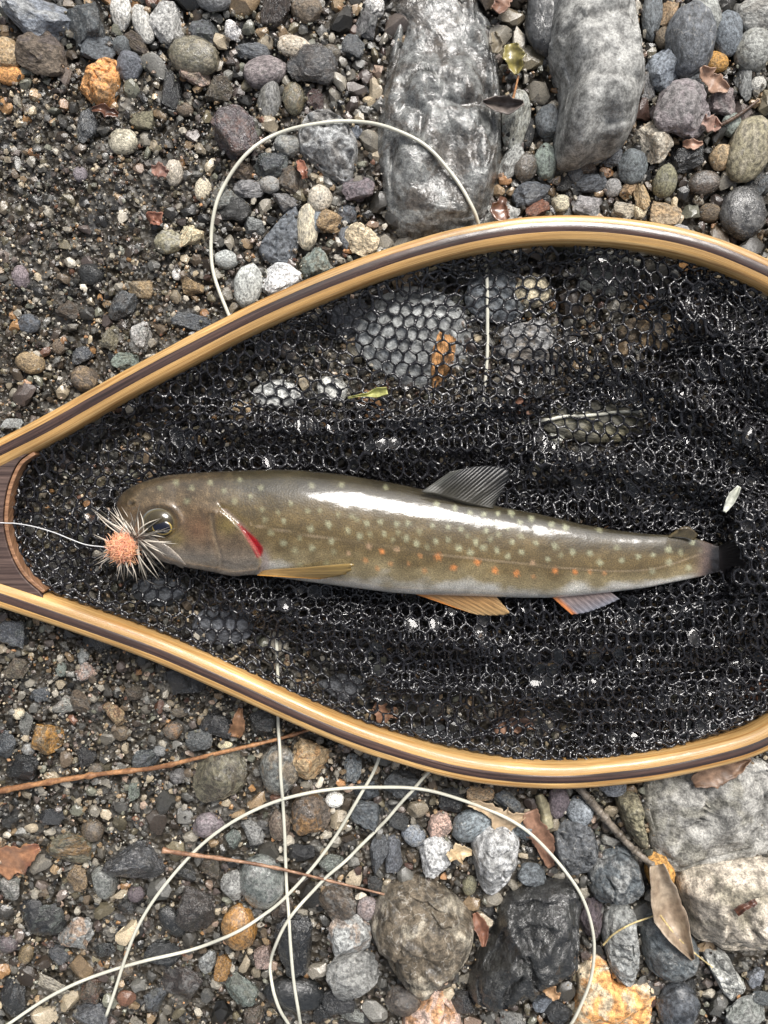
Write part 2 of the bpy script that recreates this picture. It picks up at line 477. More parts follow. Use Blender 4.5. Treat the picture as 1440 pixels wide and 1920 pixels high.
# x y rx ry rot colour stain stain_amount shape(r/a) wet
ST = """
70 40 62 42 10 bluegrey lightgrey .5 a .4|165 42 38 40 0 slate dark .4 a .5|85 102 50 36 5 brown mauve .4 a .3|14 100 24 26 0 tan cream .4 r .2|18 140 24 17 0 orange rust .3 r .3
227 24 19 30 5 lightgrey beige .3 r .1|268 42 17 38 -20 lightgrey white .3 r .1|312 46 31 36 20 lightgrey grey .4 a .1|180 95 32 26 0 slate bluegrey .3 a .2|230 85 18 18 0 slate dark .2 r .3
258 84 28 15 30 brown mauve .3 a .3|241 122 23 26 10 slate bluegrey .4 r .2|362 104 46 36 10 olive cream .5 r .7|372 142 31 25 0 pink cream .5 a .5|385 61 26 22 -20 slate greengrey .4 a .4
440 58 17 17 0 white lightgrey .2 a .1|466 94 36 15 15 slate grey .3 a .3|496 138 39 27 -18 mauve purple .4 r .4|550 86 31 19 15 beige tan .4 r .2|590 126 46 33 0 darkbrown slate .6 a .9
552 186 20 28 0 olive tan .4 r .6|594 190 18 20 0 maroon brown .3 a .6|436 246 46 40 30 purple rust .5 a .9|508 310 34 22 -15 slate greengrey .5 a .6|672 358 28 25 5 mauve bluegrey .3 a .2
575 430 20 42 5 beige grey .4 r .2|600 371 22 26 0 beige lightgrey .3 r .1|595 408 14 27 5 bluegrey grey .2 r .2|460 355 32 17 -5 grey slate .3 a .2|505 345 19 16 0 grey tan .2 r .3
683 451 35 28 15 cream brown .5 a .2|360 441 23 27 20 cream orange .4 a .3|316 456 26 22 -25 olive lightgrey .4 r .3|326 325 17 22 10 beige cream .3 r .1|231 266 26 22 0 beige olive .4 r .3
272 225 26 17 8 olive brown .3 a .3|381 355 15 20 0 cream beige .3 r .2|160 240 22 30 0 slate lightgrey .4 a .8|150 326 13 15 0 mauve mauve .1 r .2|700 14 20 20 0 white lightgrey .2 a .1
690 52 22 26 0 grey greengrey .3 a .8|575 18 28 24 0 brown grey .3 r .3|425 488 21 18 0 lightgrey bluegrey .3 r .3|666 250 13 13 0 bluegrey slate .2 r .1|455 320 22 18 0 brown tan .3 a .4
535 380 25 17 20 grey brown .4 a .3|620 412 24 22 0 tan brown .4 a .4|655 402 20 18 0 slate mauve .3 a .2|540 275 24 20 0 grey beige .3 r .5|420 375 26 20 0 grey brown .5 a .4
440 395 30 22 0 dark grey .4 a .5|650 448 14 22 0 slate grey .2 r .2|545 340 20 26 0 brown grey .4 a .4|475 425 20 16 0 grey slate .2 a .3|345 205 16 12 0 brown tan .2 r .4
410 170 26 22 0 brown olive .4 a .5|505 190 20 34 10 grey olive .3 r .4|320 170 20 32 0 black slate .2 a .9|620 100 20 16 0 brown olive .3 r .6|660 90 22 20 0 slate grey .3 a .7
465 532 26 42 15 lightgrey grey .3 r .1|526 524 38 28 -10 white lightgrey .6 a .1|586 494 29 26 -15 greengrey tan .3 a .2|265 634 20 30 10 white greengrey .5 a .6|240 678 29 18 -10 greengrey olive .3 a .2
352 600 42 18 5 slate grey .4 a .6|160 711 26 24 0 brown tan .5 r .4|56 680 26 20 0 tan brown .4 r .4|55 605 21 19 0 slate brown .4 r .4|20 795 22 10 -5 lightgrey white .3 a .2
362 541 22 20 0 tan brown .4 a .5|265 540 24 18 20 tan beige .4 a .4|331 515 9 12 0 white pink .3 r .1|235 577 24 30 30 slate brown .4 a .6|150 668 24 17 0 slate white .3 a .7
170 515 24 19 0 black dark .2 r .5|110 650 14 14 0 brown tan .2 r .3|125 580 22 18 0 brown grey .3 a .4|40 520 16 20 0 mauve brown .2 r .3|205 640 18 26 0 olive grey .3 a .4
1030 30 40 70 10 dark black .4 r .5|967 220 25 52 5 grey olive .4 r .3|958 300 18 34 30 lightgrey grey .3 a .3|992 250 10 26 8 black dark .2 r .3|1028 226 22 28 0 slate grey .3 r .3
986 315 22 26 20 brown lightgrey .3 r .8|1025 302 22 31 0 greengrey slate .3 r .3|1000 360 37 21 -20 slate lightgrey .3 a .4|1052 382 17 15 0 beige cream .2 r .1|1100 386 34 21 0 grey lightgrey .4 a .2
1166 393 28 18 0 beige lightgrey .3 a .2|1240 402 33 24 0 tan beige .4 a .3|1204 368 16 34 -25 tan beige .3 a .3|1010 392 24 16 -10 rust pink .3 a .3|1185 310 27 33 5 slate bluegrey .3 r .1
1226 262 32 41 -20 beige tan .4 a .1|1150 290 20 23 30 slate bluegrey .2 a .2|1105 343 31 18 -10 slate dark .3 a .3|1100 315 20 14 20 brown grey .3 a .3|1148 352 15 16 0 grey slate .2 r .3
1282 296 34 26 0 black bluegrey .2 a .6|1248 340 22 29 5 olive grey .3 r .2|1318 345 29 23 0 brown grey .4 r .7|1352 295 20 22 0 tan olive .4 r .3|1404 275 38 62 15 olive beige .4 r .3
1275 212 51 52 20 mauve grey .4 a .1|1355 192 34 27 20 mauve lightgrey .4 a .1|1245 125 30 39 15 bluegrey slate .3 a .1|1294 70 43 66 5 slate dark .3 r .2|1366 60 25 40 0 slate bluegrey .2 r .1
1412 98 32 37 10 grey olive .3 r .1|1425 30 42 32 0 grey brown .3 r .1|1222 32 17 40 0 slate grey .2 r .2|1256 25 16 24 20 tan beige .3 a .1|1246 70 16 17 0 brown tan .2 r .2
1340 116 23 18 0 ochre tan .4 r .2|1396 155 18 30 0 grey slate .3 a .2|1422 158 15 14 0 lightgrey white .2 r .1|1392 402 42 52 0 dark grey .5 r .6|1320 30 30 40 0 grey dark .3 r .2
1300 155 22 18 0 slate bluegrey .3 a .2|1370 235 16 20 0 greengrey grey .3 r .2|1200 395 12 14 0 cream tan .2 r .1|1215 165 14 26 0 grey tan .3 a .2|1330 400 20 16 0 brown tan .3 r .4
1425 345 24 30 0 slate brown .4 a .4|1180 355 14 18 30 tan beige .2 a .2|1060 345 16 22 0 dark slate .2 a .5|1078 322 14 20 0 slate black .2 r .4|1300 240 14 12 0 bluegrey slate .2 r .1
47 1442 40 28 -5 black dark .3 a .6|158 1418 18 21 -30 black dark .2 a .7|30 1256 27 23 10 brown olive .4 a .5|30 1190 32 28 0 slate greengrey .4 a .6|160 1260 19 19 0 pink white .6 a .4
155 1230 12 16 10 lightgrey greengrey .2 a .3|115 1256 11 14 0 greengrey grey .2 r .4|35 1337 11 12 0 cream ochre .3 r .2|120 1322 24 17 -10 lightgrey pink .4 a .5|150 1318 18 25 -40 brown grey .3 a .4
215 1336 21 26 -20 tan rust .5 a .5|227 1373 18 15 10 brown tan .3 r .5|325 1370 19 17 0 brown orange .3 r .5|336 1335 19 10 0 brown beige .2 r .5|85 1382 30 32 0 ochre olive .6 a .6
48 1362 12 26 10 grey greengrey .3 a .5|55 1405 13 13 0 lightgrey tan .3 r .6|410 1360 40 20 15 black slate .4 a .9|375 1390 26 22 0 slate lightgrey .3 a .9|422 1397 14 8 0 cream tan .2 r .2
415 1452 50 56 5 olive brown .6 a .9|523 1442 36 50 0 grey tan .5 r .6|578 1420 41 43 15 tan orange .5 a .3|662 1442 17 29 10 bluegrey white .3 a .2|250 1486 12 21 5 greengrey lightgrey .3 a .4
272 1420 26 19 -20 slate greengrey .4 a .6|300 1408 14 11 0 grey slate .2 r .5|345 1275 40 34 0 black slate .3 a .8|500 1352 32 30 0 dark slate .3 a .8|200 1200 24 20 0 dark grey .3 a .6
250 1300 18 14 0 brown olive .3 a .5|10 1395 20 28 20 slate black .3 a .7|75 1300 20 15 0 slate olive .3 a .6|180 1445 16 14 0 brown grey .3 r .5|330 1455 20 16 0 grey brown .4 a .6
490 1655 45 54 -15 greengrey lightgrey .6 r .7|447 1738 35 46 5 ochre tan .5 r .9|322 1725 21 39 -30 black dark .2 r .8|368 1702 36 46 0 darkbrown black .4 a .9|555 1765 43 66 -10 black slate .4 a .95
656 1755 44 46 20 lightgrey orange .35 a .5|662 1832 50 50 0 grey lightgrey .4 a .4|550 1865 60 36 8 black dark .2 r .95|640 1877 37 28 10 black slate .3 a .95|495 1790 20 23 0 pink brown .3 a .6
415 1810 19 26 10 ochre orange .3 a .7|450 1856 31 39 -30 greengrey olive .4 a .7|170 1902 37 27 0 slate grey .3 a .6|90 1722 48 32 -20 black greengrey .4 a .8|145 1750 39 36 10 lightgrey orange .5 a .6
250 1615 60 40 5 dark slate .5 a .9|140 1590 52 30 5 olive ochre .6 a .8|14 1770 22 20 0 purple grey .3 r .5|48 1790 15 24 20 tan brown .3 r .7|172 1556 23 21 0 brown tan .4 r .7
524 1547 21 31 0 brown beige .3 r .4|581 1526 39 42 0 brown ochre .5 a .5|476 1560 26 26 0 grey lightgrey .3 a .5|437 1573 16 21 0 greengrey lightgrey .3 a .5|627 1500 18 18 0 white beige .3 r .3
690 1530 32 29 0 slate grey .3 a .5|712 1600 20 42 10 slate bluegrey .3 a .5|640 1690 42 36 0 brown lightgrey .5 a .6|690 1702 21 23 0 mauve pink .3 r .3|24 1663 27 23 0 lightgrey greengrey .5 a .6
195 1655 25 33 -15 grey lightgrey .4 r .9|150 1647 23 26 0 tan brown .4 a .6|255 1676 17 15 0 purple mauve .2 r .4|345 1842 42 36 15 darkbrown grey .5 a .8|290 1872 26 28 0 slate olive .3 a .8
95 1846 52 15 20 beige olive .4 a .6|172 1856 26 23 10 brown rust .6 a .9|25 1870 26 42 0 black slate .3 a .8|440 1658 27 30 30 lightgrey grey .3 a .5|392 1800 20 26 0 lightgrey brown .3 a .6
300 1785 40 26 10 black slate .2 a .9|60 1700 24 16 0 black dark .2 r .8|240 1700 20 16 0 dark brown .3 a .7|400 1625 22 24 0 brown olive .4 a .6|350 1635 22 20 0 dark olive .3 a .8
620 1620 26 22 0 greengrey olive .3 a .6|570 1600 32 18 10 black dark .2 a .9|530 1700 26 30 0 brown grey .4 a .6|600 1900 24 20 0 black slate .2 a .9|480 1905 24 22 0 brown olive .4 a .7
230 1815 22 18 0 brown tan .4 r .6|200 1780 22 16 0 dark greengrey .3 a .8|110 1790 24 18 0 slate dark .3 a .8|20 1540 24 18 0 dark brown .3 a .8|95 1530 28 17 0 black slate .3 a .8
885 1548 44 30 -30 bluegrey slate .4 r .2|811 1606 38 42 -15 lightgrey white .5 a .2|775 1566 23 21 10 bluegrey beige .3 r .2|822 1546 26 28 0 pink grey .5 a .3|1045 1506 22 32 0 purple mauve .3 r .2
1085 1520 28 28 0 bluegrey slate .3 r .2|952 1500 26 23 20 slate beige .4 a .2|736 1602 20 37 0 slate bluegrey .3 a .3|1002 1640 32 26 -10 slate dark .3 a .3|880 1661 14 22 0 olive grey .2 r .3
1015 1881 27 22 -20 bluegrey slate .3 a .3|962 1916 27 24 0 grey lightgrey .3 a .3|755 1876 37 29 10 brown darkbrown .5 r .8|1395 1902 48 38 -20 grey greengrey .4 a .1|1106 1722 24 46 0 purple brown .4 a .3
1272 1890 43 52 5 slate black .7 r .6|1120 1700 20 16 0 grey mauve .3 a .2|1420 1832 20 24 0 bluegrey grey .3 a .2|1425 1870 20 16 0 slate grey .3 a .3|850 1500 30 24 0 black slate .3 a .4
760 1470 40 26 0 slate dark .3 a .5|900 1490 26 18 0 tan beige .4 a .2|1150 1475 28 18 0 bluegrey slate .3 a .3|690 1480 26 20 0 slate black .3 a .5|1045 1900 30 28 0 black slate .3 a .5
870 1880 24 24 0 dark brown .3 a .6|660 1905 26 18 0 lightgrey slate .3 a .8|745 1540 22 18 0 dark slate .3 a .5|700 1660 18 20 0 dark brown .3 a .5|1290 1850 16 20 0 dark black .3 a .6
780 640 120 90 10 grey bluegrey .5 r .2|1000 545 34 30 0 cream beige .3 r .2|830 660 22 70 5 orange tan .3 a .3|1120 790 110 40 5 olive grey .4 r .3|930 560 60 50 0 slate grey .4 r .3
1150 510 60 40 0 grey slate .3 a .3|1000 640 60 40 0 grey tan .4 a .3|1230 620 46 36 0 tan grey .4 a .3|1390 600 40 36 0 grey cream .4 a .3|520 740 42 26 0 lightgrey white .3 r .2
620 730 30 26 0 lightgrey grey .3 r .2|450 770 24 20 0 tan cream .3 r .2|660 600 46 36 0 slate grey .3 a .3|420 1170 60 40 0 slate dark .3 r .4|300 1110 50 30 0 slate dark .3 r .4
640 1290 46 32 0 slate dark .3 a .4|800 1380 50 24 0 slate dark .3 a .4|1290 1360 56 26 0 slate grey .3 a .4|960 1340 46 30 0 brown rust .4 a .4|1180 620 30 24 0 brown tan .4 a .3
"""
stones_def = []
for row in ST.strip().splitlines():
    for it in row.split('|'):
        a = it.split()
        stones_def.append((float(a[0]), float(a[1]), float(a[2]), float(a[3]), float(a[4]), a[5], a[6], float(a[7]), a[8], float(a[9])))

# ------------------------------------------------------------------ geometry of the net hoop (needed to keep stones below it)
HOOP = [(-760,985),(-560,985),(-420,980),(-300,965),(-180,925),(-90,888),(0,846),(100,794),(230,720),(360,651),(480,590),(600,537),(720,491),(850,452),(970,430),(1080,425),(1180,432),(1290,452),(1390,486),
        (1480,532),(1590,615),(1680,730),(1720,860),(1725,980),(1690,1120),(1620,1230),(1540,1315),(1440,1390),(1320,1428),(1170,1454),(1020,1462),(870,1446),(720,1405),(600,1360),(450,1292),(300,1226),(150,1171),(0,1120),
        (-90,1093),(-180,1070),(-300,1048),(-420,1035),(-560,1028),(-760,1028)]
Z_TOP = 0.0195
Z_BOT = 0.0095
hoop_px = spline(HOOP, 420)
INNER = [(1060,455),(1180,464),(1280,486),(1370,520),(1460,565),(1560,645),(1640,750),(1680,860),(1685,980),(1650,1110),(1590,1205),(1510,1280),(1440,1330),(1320,1380),(1170,1415),(1020,1424),(870,1402),(720,1362),(600,1317),(450,1252),(300,1180),(150,1125),(95,1105),
         (60,1070),(38,1030),(28,985),(30,950),(40,905),(62,860),(110,815),(230,757),(360,690),(480,628),(600,573),(720,527),(850,484),(960,463)]
inner_px = spline(INNER, 160, True)

# ------------------------------------------------------------------ ground
gx = np.concatenate([[-30, -8, -2, -0.8], np.linspace(-0.4, 0.4, 161), [0.8, 2, 8, 30]])
GX, GY = np.meshgrid(gx, gx, indexing='ij')
near = (np.maximum(abs(GX), abs(GY)) <= 0.41)
GZ = np.where(near, 0.0016 * fbm(np.stack([GX * 40, GY * 40, 0 * GX], -1), 3) + 0.0007 * noise3(np.stack([GX * 190, GY * 190, 0 * GX], -1)), 0.0) - 0.0012
ground = build('ground', np.stack([GX, GY, GZ], -1).reshape(-1, 3), grid_faces(len(gx), len(gx))[:, ::-1].copy(), M['ground'])
tag(ground, kind='structure')

# ------------------------------------------------------------------ stone meshes
def ico(sub):
    bm = bmesh.new()
    bmesh.ops.create_icosphere(bm, subdivisions=sub, radius=1.0)
    V = np.array([v.co[:] for v in bm.verts]); F = np.array([[v.index for v in f.verts] for f in bm.faces])
    bm.free()
    return V, F

ICO = {1: ico(1), 2: ico(2), 3: ico(3), 4: ico(4)}

def stone_shape(sub, ang, seed):
    r = np.random.default_rng(seed)
    V, F = ICO[sub]; V = V.copy()
    if ang:
        V *= r.uniform(.8, 1.25, size=(1, 3))
        for k in range(r.integers(9, 15)):
            n = r.normal(size=3); n /= np.linalg.norm(n)
            d = r.uniform(0.45, 0.85)
            s = V @ n
            V = np.where((s > d)[:, None], V - np.outer(s - d, n) * 0.94, V)
        V += V / (np.linalg.norm(V, axis=1)[:, None]) * (0.10 * fbm(V * 1.9 + seed, 5, 0.6))[:, None]
    else:
        V *= 1 + (0.15 * fbm(V * 0.9 + seed * 3.1, 2) + 0.035 * fbm(V * 3.5 + seed, 3))[:, None]
        for k in range(r.integers(1, 4)):
            n = r.normal(size=3); n /= np.linalg.norm(n); d = r.uniform(0.75, 0.92)
            s = V @ n
            V = np.where((s > d)[:, None], V - np.outer(s - d, n) * 0.75, V)
    ext = np.abs(V[:, :2]).max(0)
    V[:, 0] /= ext[0]; V[:, 1] /= ext[1]; V[:, 2] /= V[:, 2].max()
    return V, F

PROTO = {'a': [], 'r': []}
for kind in 'ar':
    for k in range(22 if kind == 'a' else 14):
        V, F = stone_shape(4 if kind == 'a' or k % 2 == 0 else 3, kind == 'a', 100 + k * 7 + (500 if kind == 'a' else 0))
        me_o = build('stone_shape', V, F, M['stone'], smooth=True, sharp=28 if kind == 'a' else None)
        PROTO[kind].append(me_o.data)
        bpy.data.objects.remove(me_o)

occupied = []       # x, y, r in pixels, of everything placed as a single stone

LM = [((825, 215), 'beside the long wet slab'), ((1125, 140), 'beside the large smooth boulder'), ((185, 150), 'near the warm orange stone'),
      ((615, 270), 'by the streaky rock in the line loop'), ((525, 440), 'by the triangular slate chip'), ((40, 50), 'by the big blue-grey stone with pale patches'),
      ((440, 250), 'near the wet purple rock'), ((590, 126), 'near the wet dark brown rock'), ((1275, 212), 'around the jagged mauve stone'),
      ((1294, 70), 'near the tall dark slate cobble'), ((1405, 275), 'near the long olive cobble'), ((360, 110), 'near the olive and cream stone'),
      ((240, 650), 'on the sand outside the hoop, by the whitish shard'), ((60, 680), 'on the sand outside the hoop, toward the handle'), ((465, 530), 'by the hoop where the line loop goes under'),
      ((985, 1780), 'beside the big charcoal rock'), ((800, 1760), 'beside the brown and tan rock'), ((1330, 1550), 'near the broad rough rock'),
      ((1370, 1710), 'near the chunky beige rock'), ((930, 1618), 'around the pale tapering stone'), ((1085, 1588), 'near the straight grey twig'),
      ((1160, 1870), 'near the orange quartz stone'), ((250, 1615), 'near the short reddish stem'), ((490, 1655), 'where the line strands cross'),
      ((555, 1850), 'below the crossing strands, by the wet black cobble'), ((145, 1750), 'by the orange-stained quartz lump'), ((300, 1450), 'along the long orange stem'),
      ((40, 1440), 'by the thick end of the orange stem'), ((400, 1370), 'under the hoop, by the glossy black stone'), ((100, 1280), 'on the grit between the handle and the orange stem'),
      ((170, 1890), 'under the long pale strand end'), ((800, 640), 'under the stretched clear part of the netting'), ((1200, 700), 'under the folded netting above the tail'),
      ((420, 1150), 'under the netting below the fish'), ((1000, 1330), 'under the dark netting below the belly'), ((600, 1430), 'below the hoop, by the crusty orange-grey stone')]

def anchor(x, y):
    return min(LM, key=lambda l: (l[0][0] - x) ** 2 + (l[0][1] - y) ** 2)[1]

all_stones = []

def set_stone(o, col, stain, amt, wet, relief, tex):
    c = lin(PAL[col]) * random.uniform(0.82, 1.12) * (1.22 if wet < .35 else 1.0)
    tint = np.array([random.uniform(.96, 1.04), 1, random.uniform(.95, 1.05)])
    o.color = (*(c * tint), 1.0)
    o['stain'] = [float(v) for v in lin(PAL[stain])]
    o['stain_amount'] = float(amt); o['wet'] = float(wet); o['relief'] = float(relief); o['tex'] = float(tex); o['coat_relief'] = float(relief if relief < 2.5 else .62)

def under_net(x, y):
    return bool(inpoly(np.array([x]), np.array([y]), inner_px)[0])

def place_stone(x, y, rx, ry, rot, col, stain, amt, shape, wet, name=None, label=None):
    rmin = min(rx, ry)
    h = 0.72 * rmin * S
    lim = 0.012
    dh = polydist(np.array([x]), np.array([y]), hoop_px)[0] - max(rx, ry)
    inside = under_net(x, y)
    if dh < 30 or inside: lim = 0.0075 if not inside else 0.0045
    h = min(h, lim / 1.45)
    z = 0.45 * h
    rx *= 1.06; ry *= 1.06
    o = bpy.data.objects.new(name or ('pebble' if max(rx, ry) < 27 else 'stone'), random.choice(PROTO[shape]))
    COL.objects.link(o)
    o.location = P(x, y, z)
    flip = random.choice((-1, 1))
    o.rotation_euler = (random.uniform(-.16, .16), random.uniform(-.16, .16), math.radians(-rot))
    o.scale = (rx * S * flip, ry * S * random.choice((-1, 1)) , h)
    set_stone(o, col, stain, amt, wet, 1.0 if shape == 'a' else 0.6, 1.0)
    occupied.append((x, y, 0.5 * (rx + ry)))
    sz = max(rx, ry)
    all_stones.append([o, col, stain if amt >= .35 else None, shape, sz, x, y, label, wet, max(rx, ry) / rmin])
    return o

def outline_stone(name, col, stain, amt, hmm, wet, relief, ang, label, pts, seed):
    r = np.random.default_rng(seed)
    H = hmm / 1000.0
    px = spline(pts, 96, True)
    base = P(px[:, 0], px[:, 1], 0.4 * H)[:, :2]
    c = base.mean(0)
    q = base - c
    size = np.linalg.norm(q, axis=1).mean()
    nr = 26
    rr = np.r_[np.linspace(0.02, 0.75, 14), np.linspace(0.79, 1.0, nr - 14)]
    V = []
    for t in rr:
        z = H * (1 - t ** 3.2) ** 0.62
        ring = q * t
        V.append(np.c_[ring, np.full(len(ring), z)])
    V = np.array(V)
    slope = r.normal(size=2); slope /= np.linalg.norm(slope)
    if name == 'rock_slab': V[..., 2] -= 0.075 * V[..., 1] * (1 - rr[:, None] ** 6) + .001
    V[..., 2] *= 1 + 0.22 * (V[..., :2] @ slope) / size
    if ang:
        V0 = V.copy()
        for k in range(8):
            a = r.uniform(0, 2 * math.pi); inc = r.uniform(0.12, 0.7)
            n = np.array([math.cos(a) * math.sin(inc), math.sin(a) * math.sin(inc), math.cos(inc)])
            d = n[2] * H * r.uniform(0.72, 0.98) + r.uniform(0.12, 0.42) * size * math.sin(inc)
            s = V @ n
            V = np.where((s > d)[..., None], V - (s - d)[..., None] * np.array([0, 0, 1.0]) / max(n[2], .3) * 0.9, V)
    if ang: V[..., 2] = np.maximum(V[..., 2], V0[..., 2] * .55)
    p3 = np.concatenate([V[..., :2] / size, V[..., 2:] / H], -1)
    nz = fbm(p3 * 1.6 + seed, 5, 0.55) - 0.9 * np.clip(1 - np.abs(fbm(p3 * 1.1 + seed * 2, 3)) * 7, 0, 1)
    fade = np.clip((1 - rr) * 6, 0.15, 1)[:, None]
    V[..., 2] += nz * H * 0.17 * (relief ** 0.5) * fade
    V[..., :2] *= (1 + 0.035 * noise3(np.concatenate([V[..., :2] / size * 4, 0 * V[..., 2:]], -1) + seed))[..., None]
    skirt = V[-1].copy(); skirt[:, 2] = -0.004; skirt[:, :2] *= 0.93
    V = np.concatenate([V, skirt[None]], 0)
    nv = V.shape[1]
    F = grid_faces(nr + 1, nv, True)[:, ::-1].tolist()
    F.append(list(range(nv)))
    o = build(name, V.reshape(-1, 3), F, M['stone'], smooth=True, sharp=42 if ang else None)
    # make normals point outwards
    bm = bmesh.new(); bm.from_mesh(o.data); bmesh.ops.recalc_face_normals(bm, faces=bm.faces); bm.to_mesh(o.data); bm.free()
    o.location = (c[0], c[1], 0)
    set_stone(o, col, stain, amt, wet, relief, (2.1 if name == 'rock_slab' else 1.0) / size)
    tag(o, label, 'rock' if 'rock' in name or name == 'boulder' else 'stone')
    m = px.mean(0)
    rad = np.hypot(*(px - m).T)
    for k in range(0, 96, 12):
        for f in (0.35, 0.72):
            pp = m + (px[k] - m) * f
            occupied.append((pp[0], pp[1], rad.min() * 0.42))
    occupied.append((m[0], m[1], rad.min() * 0.8))
    return o

for k, b in enumerate(BIG):
    outline_stone(*b, seed=40 + k * 13)

n_hand = len(stones_def)
for s in stones_def:
    place_stone(*s)

# ------------------------------------------------------------------ filler pebbles by dart throwing
def coarse(x, y):
    c = 0.12
    c = c + 0.75 * sstep(560, 760, x) * sstep(560, 430, y)
    c = c + 0.5 * sstep(330, 480, x) * sstep(620, 520, y) * sstep(180, 300, y)
    c = c + 0.5 * sstep(250, 90, y)
    c = c + 0.75 * sstep(1380, 1560, y) * sstep(300, 620, x)
    c = c + 0.55 * sstep(1470, 1580, y)
    return np.clip(c, 0, 1)

COOL = ['slate', 'bluegrey', 'grey', 'lightgrey', 'dark', 'black', 'mauve', 'greengrey', 'grey', 'slate']
WARM = ['brown', 'tan', 'beige', 'olive', 'darkbrown', 'ochre', 'cream', 'brown', 'purple', 'olive', 'pink', 'orange', 'rust']

def pick_col(x, y):
    warm = 0.34 if x < 700 else 0.2
    return random.choice(WARM) if random.random() < warm else random.choice(COOL)

cell = 40
gridocc = {}
def add_occ(x, y, r):
    gridocc.setdefault((int(x // cell), int(y // cell)), []).append((x, y, r))
for x, y, r in occupied: add_occ(x, y, r)

def free(x, y, r, k=0.8):
    ci, cj = int(x // cell), int(y // cell)
    for i in range(ci - 4, ci + 5):
        for j in range(cj - 4, cj + 5):
            for (a, b, q) in gridocc.get((i, j), ()):
                if (a - x) ** 2 + (b - y) ** 2 < (k * (q + r)) ** 2: return False
    return True

fill = []
for rad, tries in ((30, 2600), (23, 5000), (17, 9000), (12.5, 15000), (9.5, 20000)):
    for _ in range(tries):
        x = random.uniform(-260, 1700); y = random.uniform(-260, 2180)
        c = float(coarse(x, y))
        if rad >= 17 and random.random() > c * c: continue
        if rad < 17 and random.random() > 0.05 + 0.95 * c: continue
        r = rad * random.uniform(0.85, 1.15)
        if free(x, y, r, 0.82 if rad > 12 else 0.75):
            add_occ(x, y, r); fill.append((x, y, r))

vis = [f for f in fill if -10 < f[0] < 1450 and -10 < f[1] < 1930 and not under_net(f[0], f[1])]
vis.sort(key=lambda f: -f[2])
N_SINGLE = max(0, 296 - len(stones_def) - len(BIG))
single = set(vis[:N_SINGLE])
for f in vis[:N_SINGLE]:
    x, y, r = f
    place_stone(x, y, r * random.uniform(.95, 1.35), r * random.uniform(.7, .95), random.uniform(-90, 90), pick_col(x, y), pick_col(x, y),
                random.choice((0, .2, .4, .5)), random.choice('aaaar'), 0.55 if x < 700 else 0.25)

# labels: look first, then what it lies by; exact look-alikes share label and group
from collections import Counter
rows = []
for (o, col, stain, shape, sz, x, y, label, wet, asp) in all_stones:
    size = 'large' if sz >= 45 else 'medium-sized' if sz >= 31 else 'small' if sz >= 20 else 'tiny'
    form = ('angular' if shape == 'a' else 'rounded') if asp < 1.55 else ('splintered long' if shape == 'a' else 'elongated smooth')
    wetw = 'wet ' if wet >= .75 else 'dry ' if wet <= .15 else ''
    st_ = f' with {WORD[stain]} patches' if stain and stain != col else ''
    lab = f'{wetw}{size} {WORD[col]} {form} {o.name.split(".")[0]}{st_} {anchor(x, y)}'
    wd = lab.split()
    if len(wd) > 16:
        lab = f'{wetw}{size} {WORD[col]} {form} {o.name.split(".")[0]} {anchor(x, y)}'
    rows.append((o, lab))
cnt = Counter(l for _, l in rows)
for o, l in rows:
    tag(o, l, 'pebble' if o.name.startswith('pebble') else 'stone', ('alike: ' + l) if cnt[l] > 1 else 'river stones and pebbles')

